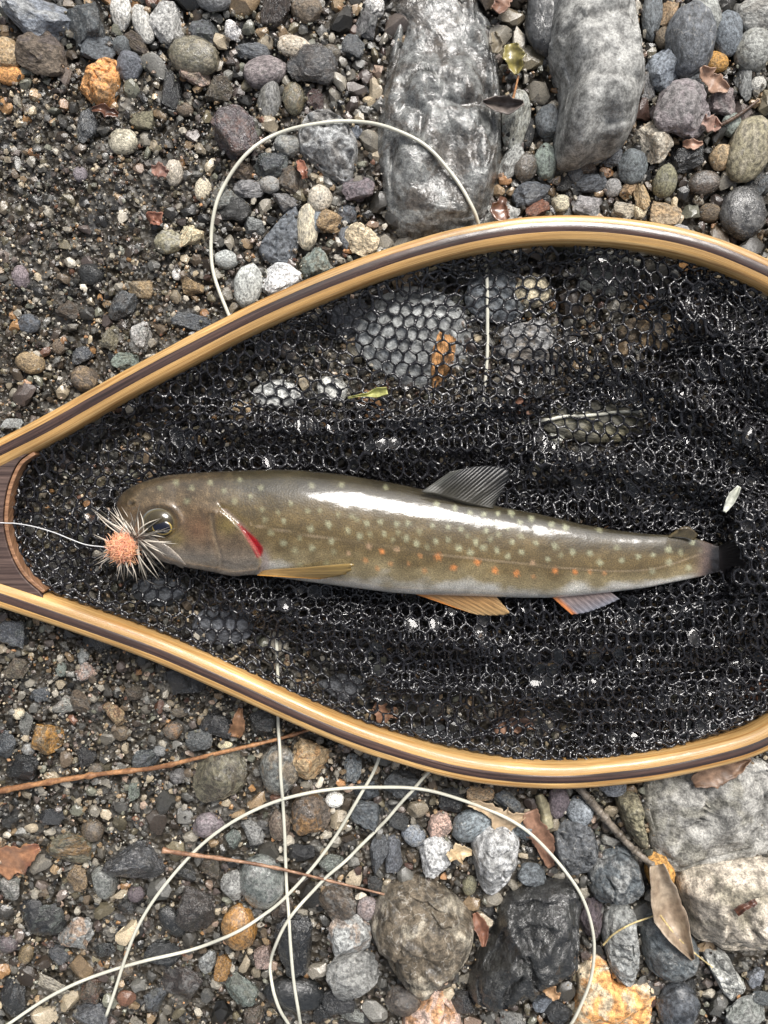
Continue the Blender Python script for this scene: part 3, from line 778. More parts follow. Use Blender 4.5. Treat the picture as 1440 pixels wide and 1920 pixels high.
# ------------------------------------------------------------------ gravel and grit: what nobody could count
def scatter(name, xs, ys, rs, zs, sub, flat=0.75, ncol=None, seed=0, dark=1.0):
    r = np.random.default_rng(seed)
    n = len(xs)
    shapes = []
    for k in range(12):
        V, F = ICO[sub]; V = V.copy()
        for c in range(7):
            nn = r.normal(size=3); nn /= np.linalg.norm(nn); d = r.uniform(0.38, 0.8)
            s = V @ nn; V = np.where((s > d)[:, None], V - np.outer(s - d, nn), V)
        V *= r.uniform(0.75, 1.25, size=(1, 3))
        V += r.normal(scale=0.06, size=V.shape)
        shapes.append(V)
    shapes = np.array(shapes)
    idx = r.integers(0, 12, n)
    q = r.normal(size=(n, 4)); q /= np.linalg.norm(q, axis=1)[:, None]
    if flat < 1:    # lie flat: mostly turn about z
        a = r.uniform(0, 2 * math.pi, n)
        q = np.stack([np.cos(a / 2), r.normal(scale=.15, size=n), r.normal(scale=.15, size=n), np.sin(a / 2)], -1); q /= np.linalg.norm(q, axis=1)[:, None]
    w_, x_, y_, z_ = q.T
    R = np.stack([1 - 2 * (y_**2 + z_**2), 2 * (x_*y_ - w_*z_), 2 * (x_*z_ + w_*y_), 2 * (x_*y_ + w_*z_), 1 - 2 * (x_**2 + z_**2), 2 * (y_*z_ - w_*x_),
                  2 * (x_*z_ - w_*y_), 2 * (y_*z_ + w_*x_), 1 - 2 * (x_**2 + y_**2)], -1).reshape(n, 3, 3)
    L = shapes[idx]
    L = np.einsum('nij,nvj->nvi', R, L) * (rs * S)[:, None, None]
    L[..., 2] *= flat
    pos = P(xs, ys, zs)
    V = (L + pos[:, None, :]).reshape(-1, 3)
    nv = shapes.shape[1]
    F = (ICO[sub][1][None] + (np.arange(n) * nv)[:, None, None]).reshape(-1, 3)
    names = list(PAL)
    wcol = np.array([{'slate': 9, 'bluegrey': 6, 'grey': 9, 'lightgrey': 5, 'white': 1.2, 'dark': 9, 'black': 6, 'brown': 8, 'darkbrown': 6, 'tan': 6, 'beige': 5,
                      'cream': 1.6, 'orange': 1.0, 'ochre': 1.6, 'rust': 1.0, 'mauve': 4, 'purple': 3, 'pink': 1.0, 'olive': 6, 'greengrey': 5, 'maroon': .7}[k] for k in names])
    ci = r.choice(len(names), n, p=wcol / wcol.sum())
    C = np.array([lin(PAL[k]) for k in names])[ci] * r.uniform(0.4, 1.1, n)[:, None] * dark
    C = (C.mean(1, keepdims=True) * .3 + C * .7) * np.array([1.10, 1.0, .84])
    C = np.repeat(C, nv, 0)
    o = build(name, V, F, M['gravel'], smooth=False, col=C)
    return o

rest = np.array([f for f in fill if f not in single])
hr = 0.62 * rest[:, 2] * S
inside = inpoly(rest[:, 0], rest[:, 1], inner_px)
peb = scatter('gravel', rest[:, 0], rest[:, 1], rest[:, 2] * 1.12, 0.25 * hr, 2, flat=0.66, seed=5)
peb.data.polygons.foreach_set('use_smooth', np.ones(len(peb.data.polygons), bool)); peb.data.set_sharp_from_angle(angle=math.radians(24))
tag(peb, 'mixed small grey and brown pebbles filling the ground between the stones', 'gravel', kind='stuff')

mask = np.zeros((2560, 2080), bool)       # 1 pixel cells from (-320, -320): where a stone or pebble lies
def stamp(x, y, r_):
    x0, y0 = int(x + 320), int(y + 320); q = int(r_) + 1
    if x0 - q < 0 or y0 - q < 0 or x0 + q >= 2080 or y0 + q >= 2560: return
    yy, xx = np.mgrid[-q:q + 1, -q:q + 1]
    mask[y0 - q:y0 + q + 1, x0 - q:x0 + q + 1] |= (xx * xx + yy * yy) <= r_ * r_
for f in fill: stamp(f[0], f[1], f[2] * .78)
for f in occupied: stamp(f[0], f[1], f[2] * .74)
def clear_of_stones(xs, ys):
    return ~mask[np.clip((ys + 320).astype(int), 0, 2559), np.clip((xs + 320).astype(int), 0, 2079)]

def rand_pts(n, lo, hi, seed):
    r = np.random.default_rng(seed)
    xs = r.uniform(-300, 1740, n); ys = r.uniform(-300, 2220, n)
    rs = lo * (hi / lo) ** r.uniform(0, 1, n) ** 1.3
    return xs, ys, rs, r

xs, ys, rs, r = rand_pts(22000, 4.5, 10, 3)
keep = clear_of_stones(xs, ys)
xs, ys, rs = xs[keep], ys[keep], rs[keep]
zs = 0.0006 + r.uniform(-0.001, 0.0016, len(xs))
ra = np.random.default_rng(21)
ox = ra.uniform(-1900, 3300, 16000); oy = ra.uniform(-2600, 3400, 16000)
far = (ox < -250) | (ox > 1690) | (oy < -250) | (oy > 2170)
ox, oy = ox[far], oy[far]
xs = np.r_[xs, ox]; ys = np.r_[ys, oy]; rs = np.r_[rs, ra.uniform(9, 24, len(ox)) * ra.uniform(.7, 1.1, len(ox))]; zs = np.r_[zs, np.full(len(ox), .0005)]
gr = scatter('grit', xs, ys, rs, zs, 1, flat=0.8, seed=8, dark=0.95)
tag(gr, 'coarse dark wet grit lying between the pebbles', 'grit', kind='stuff')
xs, ys, rs, r = rand_pts(90000, 1.8, 4.8, 4)
keep = (r.random(len(xs)) < 1.1 - 0.7 * coarse(xs, ys)) & (clear_of_stones(xs, ys) | (r.random(len(xs)) < .06))
xs, ys, rs = xs[keep], ys[keep], rs[keep]
zs = 0.0006 + r.uniform(-0.0012, 0.0028, len(xs))
sa = scatter('sand', xs, ys, rs, zs, 1, flat=1.0, seed=9, dark=0.98)
tag(sa, 'fine dark wet sand with pale specks', 'sand', kind='stuff')

# ------------------------------------------------------------------ height of what lies below a point
bpy.context.view_layer.update()
DG = bpy.context.evaluated_depsgraph_get()
def height(px, py):
    out = []
    for x, y in zip(np.atleast_1d(px), np.atleast_1d(py)):
        z = 0.004
        for _ in range(2):
            p = P(x, y, z)
            hit, loc, *_r = sc.ray_cast(DG, Vector((p[0], p[1], 0.08)), Vector((0, 0, -1)))
            z = max(loc[2], 0.0) if hit else 0.0
        out.append(z)
    return np.array(out)

def smooth1(a, k):
    a = np.asarray(a, float)
    if k < 1: return a
    ker = np.hanning(2 * k + 3)[1:-1]; ker /= ker.sum()
    return np.convolve(np.pad(a, k, mode='edge'), ker, mode='valid')

def drape(pts, n, rad, lift=0.0, k=6, mx=9):
    """Curve over the ground through photo pixels; rests on whatever is below it."""
    p = spline(pts, n)
    h = height(p[:, 0], p[:, 1])
    hm = np.array([h[max(0, i - mx):i + mx + 1].max() for i in range(n)])
    z = smooth1(hm, k) + rad + lift
    return P(p[:, 0], p[:, 1], z), p

# ------------------------------------------------------------------ fly line
STRANDS = [
 [(446,630),(428,592),(402,520),(397,440),(412,365),(445,305),(495,262),(560,237),(640,228),(715,236),(790,270),(845,325),(880,378),(897,415),(910,480),(914,560),(913,640),(911,690),(905,760)],
 [(520,1195),(521,1260),(521,1340),(526,1440),(533,1550),(538,1650),(544,1760),(552,1850),(565,1925),(575,1990)],
 [(200,1905),(212,1870),(235,1795),(262,1730),(305,1665),(370,1592),(445,1537),(540,1496),(630,1478),(720,1475),(810,1484),(900,1511),(980,1552),(1045,1612),(1090,1680),(1112,1755),(1108,1830),(1088,1890),(1060,1940),(1020,2000)],
 [(-40,1960),(20,1918),(110,1860),(190,1826),(280,1800),(370,1777),(450,1742),(525,1692),(580,1635),(625,1575),(665,1510),(695,1455),(715,1405),(730,1360)],
 [(845,1400),(803,1446),(740,1522),(660,1602),(590,1668),(540,1726),(513,1785),(508,1830),(520,1885),(545,1930),(570,1990)],
 [(920,815),(975,797),(1050,783),(1140,775),(1210,772)],
]
Vs, Fs, off = [], [], 0
for s in STRANDS:
    pth, _ = drape(s, 170, 0.0007, 0.0014 if s[0][0] == 200 else 0.0, 6, 4)
    pth[:, :2] += 0.0004 * np.stack([noise3(np.stack([np.arange(170) * .09, np.full(170, off * .01), np.zeros(170)], -1)), noise3(np.stack([np.arange(170) * .09, np.full(170, off * .01 + 7), np.zeros(170)], -1))], -1)
    V, F = tube(pth, 0.00070, 10)
    Vs.append(V); Fs += [[i + off for i in f] for f in F]; off += len(V)
fl = build('fly_line', np.vstack(Vs), Fs, M['line'])
tag(fl, 'ivory fly line looped over the gravel and passing under the net', 'fishing line')

# ------------------------------------------------------------------ landing net: hoop, handle throat
net = empty('landing_net', P(720, 960, Z_BOT))
Pc = P(hoop_px[:, 0], hoop_px[:, 1], Z_TOP)[:, :2]
Tn = np.gradient(Pc, axis=0); Tn /= np.linalg.norm(Tn, axis=1)[:, None]
Nn = np.stack([-Tn[:, 1], Tn[:, 0]], -1)          # points outwards (path runs clockwise in the world seen from above)
if (Nn[150] @ (Pc[150] - Pc.mean(0))) < 0: Nn = -Nn
sl = np.r_[0, np.cumsum(np.linalg.norm(np.diff(Pc, axis=0), axis=1))]
def lamination(name, n0, n1, mat, prof_top, label=None):
    """n0..n1: distance from the hoop line, outward positive; prof_top: list of (fraction, z)."""
    prof = [(n0 + (n1 - n0) * f, z) for f, z in prof_top]
    prof = prof + [(n1, Z_BOT + 0.001), (n1 - 0.0006, Z_BOT), (n0 + 0.0006, Z_BOT), (n0, Z_BOT + 0.001)] if False else prof
    m = len(prof)
    per = np.r_[0, np.cumsum(np.hypot(*np.diff(np.array(prof), axis=0).T))]
    V = np.zeros((len(Pc), m, 3)); UV = np.zeros((len(Pc), m, 2))
    for j, (nn, z) in enumerate(prof):
        wob = 0.00012 * noise3(np.stack([sl * 60, np.full(len(sl), j * .7), 0 * sl], -1))
        V[:, j, :2] = Pc + Nn * (nn + wob)[:, None] if hasattr(wob, '__len__') else Pc + Nn * nn
        V[:, j, 2] = z
        UV[:, j, 0] = sl; UV[:, j, 1] = per[j]
    F = grid_faces(len(Pc), m, True).tolist()
    F += [list(range(m))[::-1], [(len(Pc) - 1) * m + i for i in range(m)]]
    o = build(name, V.reshape(-1, 3), F, mat, smooth=True, uv=UV.reshape(-1, 2), sharp=40)
    bm = bmesh.new(); bm.from_mesh(o.data); bmesh.ops.recalc_face_normals(bm, faces=bm.faces); bm.to_mesh(o.data); bm.free()
    adopt(o, net)
    if label: o['label'] = label
    return o
zt, zb = Z_TOP, Z_BOT
ho, hd, hi_ = 0.0045, 0.00165, -0.0056
# outer strip: rounded outer shoulder
lamination('outer_lamination', 0, 1, M['ash'], [(hd + .00003, zt - .0002), (hd + .0012, zt - .0002), (hd + .0021, zt - .0006), (hd + .0028, zt - .0014), (ho - .0001, zt - .0026), (ho, zt - .0042), (ho, zb + .0018), (ho - .0006, zb + .0006), (ho - .0018, zb), (hd + .00003, zb)])
lamination('dark_lamination', 0, 1, M['walnut'], [(-hd, zt - .0002), (-hd * .6, zt + .00005), (0, zt + .00015), (hd * .6, zt + .00005), (hd, zt - .0002), (hd, zb + .0002), (-hd, zb + .0002)], 'dark stripe between the two pale strips')
lamination('inner_lamination', 0, 1, M['ash'], [(-hd - .00003, zt - .0002), (-hd - .00003, zb), (hi_ + .0018, zb), (hi_ + .0006, zb + .0006), (hi_, zb + .0018), (hi_, zt - .0036), (hi_ + .0003, zt - .0024), (hi_ + .0009, zt - .0013), (hi_ + .0018, zt - .0005)])

# throat of the handle: fills the wedge between the two sides, with a concave end
ARC = spline([(60,846),(34,866),(17,900),(8,935),(5,980),(12,1020),(26,1056),(46,1086),(78,1114)], 40)
za = Z_TOP - 0.0012
arc = P(ARC[:, 0], ARC[:, 1], za)[:, :2]
def prism(name, poly2, z0, z1, mat, bev=0.0005):
    n = len(poly2)
    V = np.vstack([np.c_[poly2, np.full(n, z1)], np.c_[poly2, np.full(n, z0)]])
    F = [list(range(n)), list(range(n, 2 * n))[::-1]] + [[i, i + n, (i + 1) % n + n, (i + 1) % n] for i in range(n)]
    o = build(name, V, F, mat, smooth=False, uv=np.c_[V[:, 0], V[:, 1] + V[:, 2]])
    bm = bmesh.new(); bm.from_mesh(o.data); bmesh.ops.recalc_face_normals(bm, faces=bm.faces); bm.to_mesh(o.data); bm.free()
    if bev:
        b = o.modifiers.new('bevel', 'BEVEL'); b.width = bev; b.segments = 3; b.limit_method = 'ANGLE'
    return o
iu = [i for i in range(len(hoop_px)) if hoop_px[i, 0] < 66 and i < 200]
il = [i for i in range(len(hoop_px)) if hoop_px[i, 0] < 80 and i > 200]
up = Pc[iu] + Nn[iu] * -0.0048
lo_ = Pc[il] + Nn[il] * -0.0048
poly = np.vstack([up[::3], arc[1:-1], lo_[::3]])
adopt(prism('handle_throat', poly, Z_BOT + .0006, za, M['throat']), net)
# pale lining bent against the concave end
t_ = np.gradient(arc, axis=0); t_ /= np.linalg.norm(t_, axis=1)[:, None]
nrm = np.stack([-t_[:, 1], t_[:, 0]], -1)
if nrm[20][0] < 0: nrm = -nrm
lin_poly = np.vstack([arc + nrm * 0.00025, (arc + nrm * 0.0017)[::-1]])
lo2 = prism('throat_lining', lin_poly, Z_BOT + .0002, za - .0006, M['lining'], 0.0003)
lo2['label'] = 'pale wood lining inside the dark throat'
adopt(lo2, net)

# ------------------------------------------------------------------ fish
FU = [(218,945),(221,936),(226,928),(232,921),(248,911),(271,902),(313,890),(399,884),(450,882),(507,880),(563,881),(647,890),(730,904),(788,916),(860,932),(927,948),(1010,963),(1093,983),(1160,995),(1215,1001),(1250,1003),(1285,1003),(1320,1014),(1350,1026)]
FL = [(218,945),(220,958),(226,975),(236,1000),(255,1026),(279,1043),(310,1056),(343,1063),(396,1072),(438,1082),(474,1077),(500,1080),(563,1089),(647,1100),(730,1111),(785,1115),(899,1118),(982,1121),(1038,1121),(1121,1113),(1207,1103),(1290,1086),(1320,1080),(1350,1071)]
nU = 430
tt = np.linspace(0, 1, nU)
fx = 218.0 + (1350 - 218) * (tt - 0.10 * np.sin(2 * math.pi * tt) / (2 * math.pi) * 1.0)
fx = 218.0 + (1350 - 218) * np.where(tt < .12, (tt / .12) ** 1.8 * .10, .10 + (tt - .12) / .88 * .90)
def curve_at(tab, x):
    a = np.array(tab, float)
    y = np.interp(x, a[:, 0], a[:, 1])
    return y
fu = curve_at(FU, fx); fl_ = curve_at(FL, fx)
k_ = 6
for _ in range(2):
    fu[12:] = smooth1(fu, k_)[12:]; fl_[12:] = smooth1(fl_, k_)[12:]
def ratio_at(x): return np.interp(x, [218, 260, 330, 420, 520, 700, 900, 1100, 1250, 1350], [.60, .60, .60, .62, .62, .60, .58, .52, .42, .09])
def zbot_at(x): return np.interp(x, [218, 330, 480, 700, 1000, 1200, 1290, 1350], [.011, .008, .006, .005, .0066, .0102, .0112, .0122])
nV = 150
th = np.linspace(0, 2 * math.pi, nV, endpoint=False)
sgp = lambda v, p: np.sign(v) * np.abs(v) ** p
yc = 0.5 * (fu + fl_); hh = 0.5 * (fl_ - fu)
FY = yc[:, None] - hh[:, None] * sgp(np.cos(th), 0.93)[None, :]
FX = np.broadcast_to(fx[:, None], FY.shape)
tm = ratio_at(fx) * (hh + (smooth1(smooth1(hh, 26), 26) - hh) * sstep(240, 380, fx)) * S * 0.93
zc = zbot_at(fx) + tm
FZ = zc[:, None] + tm[:, None] * sgp(np.sin(th), 0.93)[None, :]
topm = (np.sin(th) > 0)[None, :] * np.ones_like(FY)
upw = np.clip(np.sin(th) * 2.5, 0, 1)[None, :] * np.ones_like(FY)
# gill cover edge
GILL = spline([(408,944),(417,956),(432,969),(447,984),(462,1003),(476,1022),(488,1042),(489,1060),(478,1078),(462,1090)], 40)
gx_at = np.interp(FY, GILL[:, 1], GILL[:, 0])
gd = (FX - gx_at)                                         # < 0 on the gill cover
gmask = sstep(940, 962, FY)
lidw = sstep(-70, -8, gd) * (1 - sstep(-2.5, 0.5, gd))
FZ = FZ + upw * gmask * (0.0019 * lidw - 0.0014 * np.exp(-np.maximum(gd, 0) / 7.0) * (gd > -1))
# preopercle groove, cheek
PRE = spline([(395,968),(398,990),(404,1015),(411,1040),(413,1058),(408,1072)], 30)
pd_ = polydist(FX, FY, PRE)
FZ = FZ + upw * (-0.00035 * np.exp(-(pd_ / 3.5) ** 2) + 0.0004 * np.exp(-((pd_ - 9) / 6) ** 2) * (FX < 408))
# socket of the eye, nostrils, jaw groove
ed = np.hypot((FX - 298) / 1.12, FY - 981)
FZ = FZ + upw * (0.0007 * np.exp(-((ed - 36) / 6) ** 2) - 0.0016 * (1 - sstep(20, 33, ed)))
nd1 = np.hypot(FX - 247, (FY - 944) * 1.2); nd2 = np.hypot(FX - 243, (FY - 934) * 1.2); nd3 = np.hypot(FX - 252, FY - 953)
FZ = FZ + upw * (-0.0007 * np.exp(-(nd1 / 4.5) ** 2) + 0.0005 * np.exp(-((nd1 - 9) / 3) ** 2) - 0.0004 * np.exp(-(nd3 / 3) ** 2))
JAW = spline([(222,962),(236,985),(258,1008),(285,1028),(315,1046),(345,1064)], 30)
jd = polydist(FX, FY, JAW)
FZ = FZ - upw * 0.0006 * np.exp(-(jd / 3.0) ** 2)
# muscle bulges and skin unevenness
p3 = np.stack([FX / 60, FY / 26, FZ * 60], -1)
FZ = FZ + upw * 0.00010 * fbm(p3, 3) * sstep(218, 260, FX)
BV = P(FX, FY, FZ)
# skin colour (pigment, with shade painted in at jaw groove and tail root)
sy = (FY - fu[:, None]) / (2 * hh[:, None])                # 0 back, 1 belly
under = 1 - topm
C_BACK, C_MID, C_LOW, C_BEL = lin((58, 52, 36)), lin((104, 88, 56)), lin((146, 132, 98)), lin((214, 210, 200))
def grad(s):
    xs_ = [0, .16, .42, .66, .84, .95, 1.0]
    cs = [C_BACK * .9, C_BACK, C_MID, C_MID * 1.08, C_LOW, C_BEL * .9, C_BEL]
    return np.stack([np.interp(s, xs_, [c[k] for c in cs]) for k in range(3)], -1)
sn = sy + 0.07 * fbm(np.stack([FX / 40, FY / 22, 0 * FX], -1), 4)
C = grad(sn)
C = C * (1 + 0.16 * fbm(np.stack([FX / 55, FY / 30, 0 * FX + 77], -1), 3) * sstep(.95, .7, sy))[..., None]
# head is browner, its underside greyer
hw = (1 - sstep(-14, 4, gd)) * (FX < 500)
hw = np.where(FY < 945, 1 - sstep(370, 470, FX), hw)
headc = np.stack([np.interp(sy, [0, .25, .5, .72, .9, 1], [c[k] for c in (lin((70, 60, 45)), lin((92, 78, 58)), lin((104, 84, 60)), lin((116, 98, 76)), lin((142, 130, 114)), lin((164, 154, 142)))]) for k in range(3)], -1)
C = C * (1 - hw[..., None]) + headc * hw[..., None]
mot = fbm(np.stack([FX / 13, FY / 9, 0 * FX + 5], -1), 4)
C = C * (1 + 0.2 * mot[..., None] * (0.5 + hw[..., None]))
ver = np.clip(1 - np.abs(fbm(np.stack([FX / 11, FY / 8, 0 * FX + 31], -1), 3)) * 4, 0, 1) * sstep(.62, .25, sy) * (FX < 560)
C = C * (1 + 0.7 * (ver * sstep(560, 420, FX))[..., None])
ol = np.exp(-(np.hypot((FX - 424) / 1.3, FY - 985) / 18) ** 2) + np.exp(-(np.hypot((FX - 330), FY - 1010) / 16) ** 2)
C = C * (1 - .5 * ol[..., None]) + .5 * ol[..., None] * lin((134, 120, 58))
rd = np.exp(-(np.hypot((FX - 372) / 1.2, FY - 995) / 24) ** 2)
C = C * (1 - .35 * rd[..., None]) + .35 * rd[..., None] * lin((118, 74, 48))
# spots
B = lambda s: [(480 + float(a.split(',')[0]) / 3.6, 860 + float(a.split(',')[1]) / 3.6) for a in s.split()]
D = lambda s: [(760 + float(a.split(',')[0]) / 3.6, 860 + float(a.split(',')[1]) / 3.6) for a in s.split()]
E = lambda s: [(1040 + float(a.split(',')[0]) / 3.6, 860 + float(a.split(',')[1]) / 3.6) for a in s.split()]
pale = B('190,420 370,475 490,445 620,485 700,520 750,435 840,425 950,440 1025,435 1190,450 865,505 1015,540 1085,575 510,555 185,570 380,605') + \
       D('210,305 335,335 435,365 530,375 625,372 715,368 850,405 985,445 1080,465 375,475 545,485 290,460 610,435 775,430 690,465 360,605 475,560 525,600 440,635 620,620 690,660 785,630 720,560 880,570 960,680 1010,590 1130,630 1245,635 1315,700 75,575 205,555 290,545') + \
       E('455,685 565,660 665,650 770,615 775,700 660,760 905,735 930,565')
faint = B('295,535 265,620 100,500 60,410 350,350 555,375 525,630 770,510 960,500 920,550 300,715 475,705 1105,490 375,180 575,175 875,195 235,300 680,405 430,350 150,360 40,340 650,390') + \
        D('780,525 575,545 630,510 150,600 100,490 420,520 560,430 1050,650') + E('990,625 850,635 420,600 300,480') + \
        [(330,905),(360,915),(395,905),(420,920),(450,900),(470,930),(300,915),(350,940),(490,915),(440,940)]
peach = B('625,640 760,595 950,615') + D('860,700')
orange = B('850,628') + D('220,660 325,735 485,698 605,755 748,775 1010,755 1145,765')
forange = B('1030,710 1140,755 820,740 740,690 910,710 1110,655') + D('1245,765 1345,770 865,795')
jit = 1 + 0.35 * noise3(np.stack([FX / 2.6, FY / 2.6, 0 * FX + 3], -1))
def spot(lst, colr, r0, amt):
    global C
    wsum = np.zeros_like(FY)
    for i, (x, y) in enumerate(lst):
        rr_ = r0 * (0.85 + 0.3 * ((i * 7919) % 10) / 10)
        d = np.hypot(FX - x, FY - y) * jit
        wsum = np.maximum(wsum, (1 - sstep(rr_ * .25, rr_ * 1.15, d)))
    wsum = (wsum * amt * topm)[..., None]
    C = C * (1 - wsum) + lin(colr) * wsum
spot(pale, (182, 184, 152), 7.0, .56)
spot(faint, (168, 168, 134), 6.8, .42)
spot(peach, (206, 170, 136), 6, .6)
spot(orange, (220, 140, 76), 7.0, .85)
spot(forange, (204, 144, 92), 5.6, .55)
# lateral line
LAT = spline([(470,983),(480,986),(599,1007),(691,1021),(785,1034),(880,1046),(996,1059),(1100,1068),(1160,1071),(1215,1068),(1262,1057),(1332,1032)], 120)
ld = polydist(FX, FY, LAT)
lw = (np.exp(-(ld / 1.5) ** 2) * .5 * topm * (0.75 + 0.25 * np.sin(FX * 1.1)))[..., None]
C = C * (1 - lw) + lin((176, 158, 134)) * lw
dk = (np.exp(-((ld - 4) / 2.5) ** 2) * .18 * topm)[..., None]; C = C * (1 - dk)
# red gill slit and the pale skin behind it
RED = [(447,983),(463,997),(481,1013),(492,1028),(490,1041),(483,1045),(474,1026),(460,1004)]
rin = inpoly(FX, FY, RED); rdist = polydist(FX, FY, RED, True)
rw = np.where(rin, 1.0, np.exp(-(rdist / 2.0) ** 2)) * topm
C = C * (1 - rw[..., None]) + lin((150, 18, 30)) * rw[..., None]
pw = (np.exp(-(np.hypot((FX - 496) / .8, (FY - 1055) / 1.5) / 12) ** 2) + .55 * np.exp(-(np.abs(gd - 4) / 6) ** 2) * (FY > 955) * (FY < 1075)) * (gd > 0) * topm * (1 - rw)
pw = np.clip(pw, 0, .8)[..., None]
C = C * (1 - pw) + lin((172, 158, 152)) * pw
ew = (np.exp(-(np.abs(gd + 3) / 2.5) ** 2) * .4 * topm * (FY > 955) * (FY < 1080))[..., None]
C = C * (1 - ew) + lin((158, 140, 118)) * ew
tw = (np.exp(-((pd_ + 0) / 2.2) ** 2) * .35 * topm)[..., None]; C = C * (1 - tw) + lin((160, 142, 116)) * tw
SUB = spline([(416,1052),(440,1058),(462,1062),(486,1058)], 20)
sd2 = polydist(FX, FY, SUB)
for dd_, cc_, aa_, ww_ in ((jd, (40, 32, 24), .6, 2.2), (sd2, (84, 70, 54), .4, 2.0), (pd_ - 5, (74, 60, 44), .35, 3.0), (ed - 33, (52, 44, 32), .45, 3.0)):  # painted shading along the jaw groove; darker gill plate and eye rim lines
    jw_ = (np.exp(-(dd_ / ww_) ** 2) * aa_ * topm)[..., None]
    C = C * (1 - jw_) + lin(cc_) * jw_
# nostrils; tail root fades into painted shade of the netting
nw = (np.exp(-(nd1 / 4.5) ** 2) * .8 * topm)[..., None]; C = C * (1 - nw) + lin((34, 28, 22)) * nw
tl = sstep(1295, 1330, FX + .25 * (FY - 1045))[..., None]; C = C * (1 - tl) + lin((112, 94, 86)) * tl
tl = sstep(1312, 1342, FX + .15 * (FY - 1045) + 5 * noise3(np.stack([FX / 8, FY / 8, 0 * FX], -1)))[..., None]; C = C * (1 - tl) + lin((24, 22, 24)) * tl
C = np.clip(C, 0.004, 1)

def skin_material():
    m, nt, bs = new_mat('fish_skin')
    g = NT(nt)
    at = g.n('ShaderNodeAttribute', attribute_name='col')
    tc = g.n('ShaderNodeTexCoord')
    o = tc.outputs['Object']
    vor = g.n('ShaderNodeTexVoronoi'); vor.inputs['Scale'].default_value = 1500.0; g.link(o, vor.inputs['Vector'])
    sp = g.noise(o, 2200.0, 3, 0.7)
    c = g.scale_col(at.outputs['Color'], g.ramp(sp, 0.25, 0.75, 0.55, 1.45))
    c = g.scale_col(c, g.ramp(vor.outputs['Distance'], 0.0, 0.7, 1.12, 0.86))
    c = g.scale_col(c, g.ramp(g.noise(o, 160.0, 4), 0.3, 0.7, 0.85, 1.15))
    g.link(c, bs.inputs['Base Color'])
    bs.inputs['Roughness'].default_value = 0.42
    bs.inputs['Specular IOR Level'].default_value = 0.4
    bs.inputs['Coat Weight'].default_value = 1.0
    bs.inputs['Coat Roughness'].default_value = 0.03
    bs.inputs['Coat IOR'].default_value = 1.62
    bs.inputs['Subsurface Weight'].default_value = 0.08
    bs.inputs['Subsurface Radius'].default_value = (0.0015, 0.0009, 0.0006)
    bs.inputs['Subsurface Scale'].default_value = 1.0
    g.link(g.bump(vor.outputs['Distance'], 0.35, 0.00022), bs.inputs['Normal'])
    mp = g.n('ShaderNodeMapping'); g.link(o, mp.inputs[0]); mp.inputs['Scale'].default_value = (420, 900, 900)
    cb = g.bump(g.noise(mp.outputs[0], 1.0, 4, 0.65), 0.2, 0.00022)
    g.link(cb, bs.inputs['Coat Normal'])
    return m
M['skin'] = skin_material()

def fin_material(name, clear=0.15, coat=0.8):
    m, nt, bs = new_mat(name)
    g = NT(nt)
    at = g.n('ShaderNodeAttribute', attribute_name='col')
    st_ = g.n('ShaderNodeAttribute', attribute_name='st')
    mp = g.n('ShaderNodeMapping'); g.link(st_.outputs['Vector'], mp.inputs[0]); mp.inputs['Scale'].default_value = (2.5, 60, 1)
    nz = g.noise(mp.outputs[0], 1.0, 4, 0.6)
    g.link(g.scale_col(at.outputs['Color'], g.ramp(nz, 0.3, 0.7, 0.6, 1.4)), bs.inputs['Base Color'])
    bs.inputs['Roughness'].default_value = 0.35
    bs.inputs['Coat Weight'].default_value = coat
    bs.inputs['Coat Roughness'].default_value = 0.05
    bs.inputs['Transmission Weight'].default_value = 0.0
    bs.inputs['Alpha'].default_value = 1 - clear
    g.link(g.bump(nz, 0.5, 0.0003), bs.inputs['Normal'])
    return m
M['fin'] = fin_material('fin_membrane')
M['dark_fin'] = fin_material('dark_fin_membrane', .12, .15)

fish = empty('fish', P(760, 1000, 0.005))
Fq = grid_faces(nU, nV, True)
caps = [list(range(nV)), [(nU - 1) * nV + i for i in range(nV)][::-1]]
body = build('body', BV.reshape(-1, 3), Fq.tolist() + caps, M['skin'], smooth=True, col=C.reshape(-1, 3))
bm = bmesh.new(); bm.from_mesh(body.data); bmesh.ops.recalc_face_normals(bm, faces=bm.faces); bm.to_mesh(body.data); bm.free()
adopt(body, fish)
tag(fish, 'olive brown trout with pale and orange spots lying in the black net', 'fish')

def top_z(x, y):
    x = np.asarray(x, float); y = np.asarray(y, float)
    i = np.clip(np.searchsorted(fx, x), 1, nU - 1)
    c = (yc[i] - y) / hh[i]
    c = np.clip(c, -1, 1)
    cc = np.abs(c) ** (1 / .93)
    return zc[i] + tm[i] * np.sqrt(np.clip(1 - cc ** 2, 0, 1)) ** .93

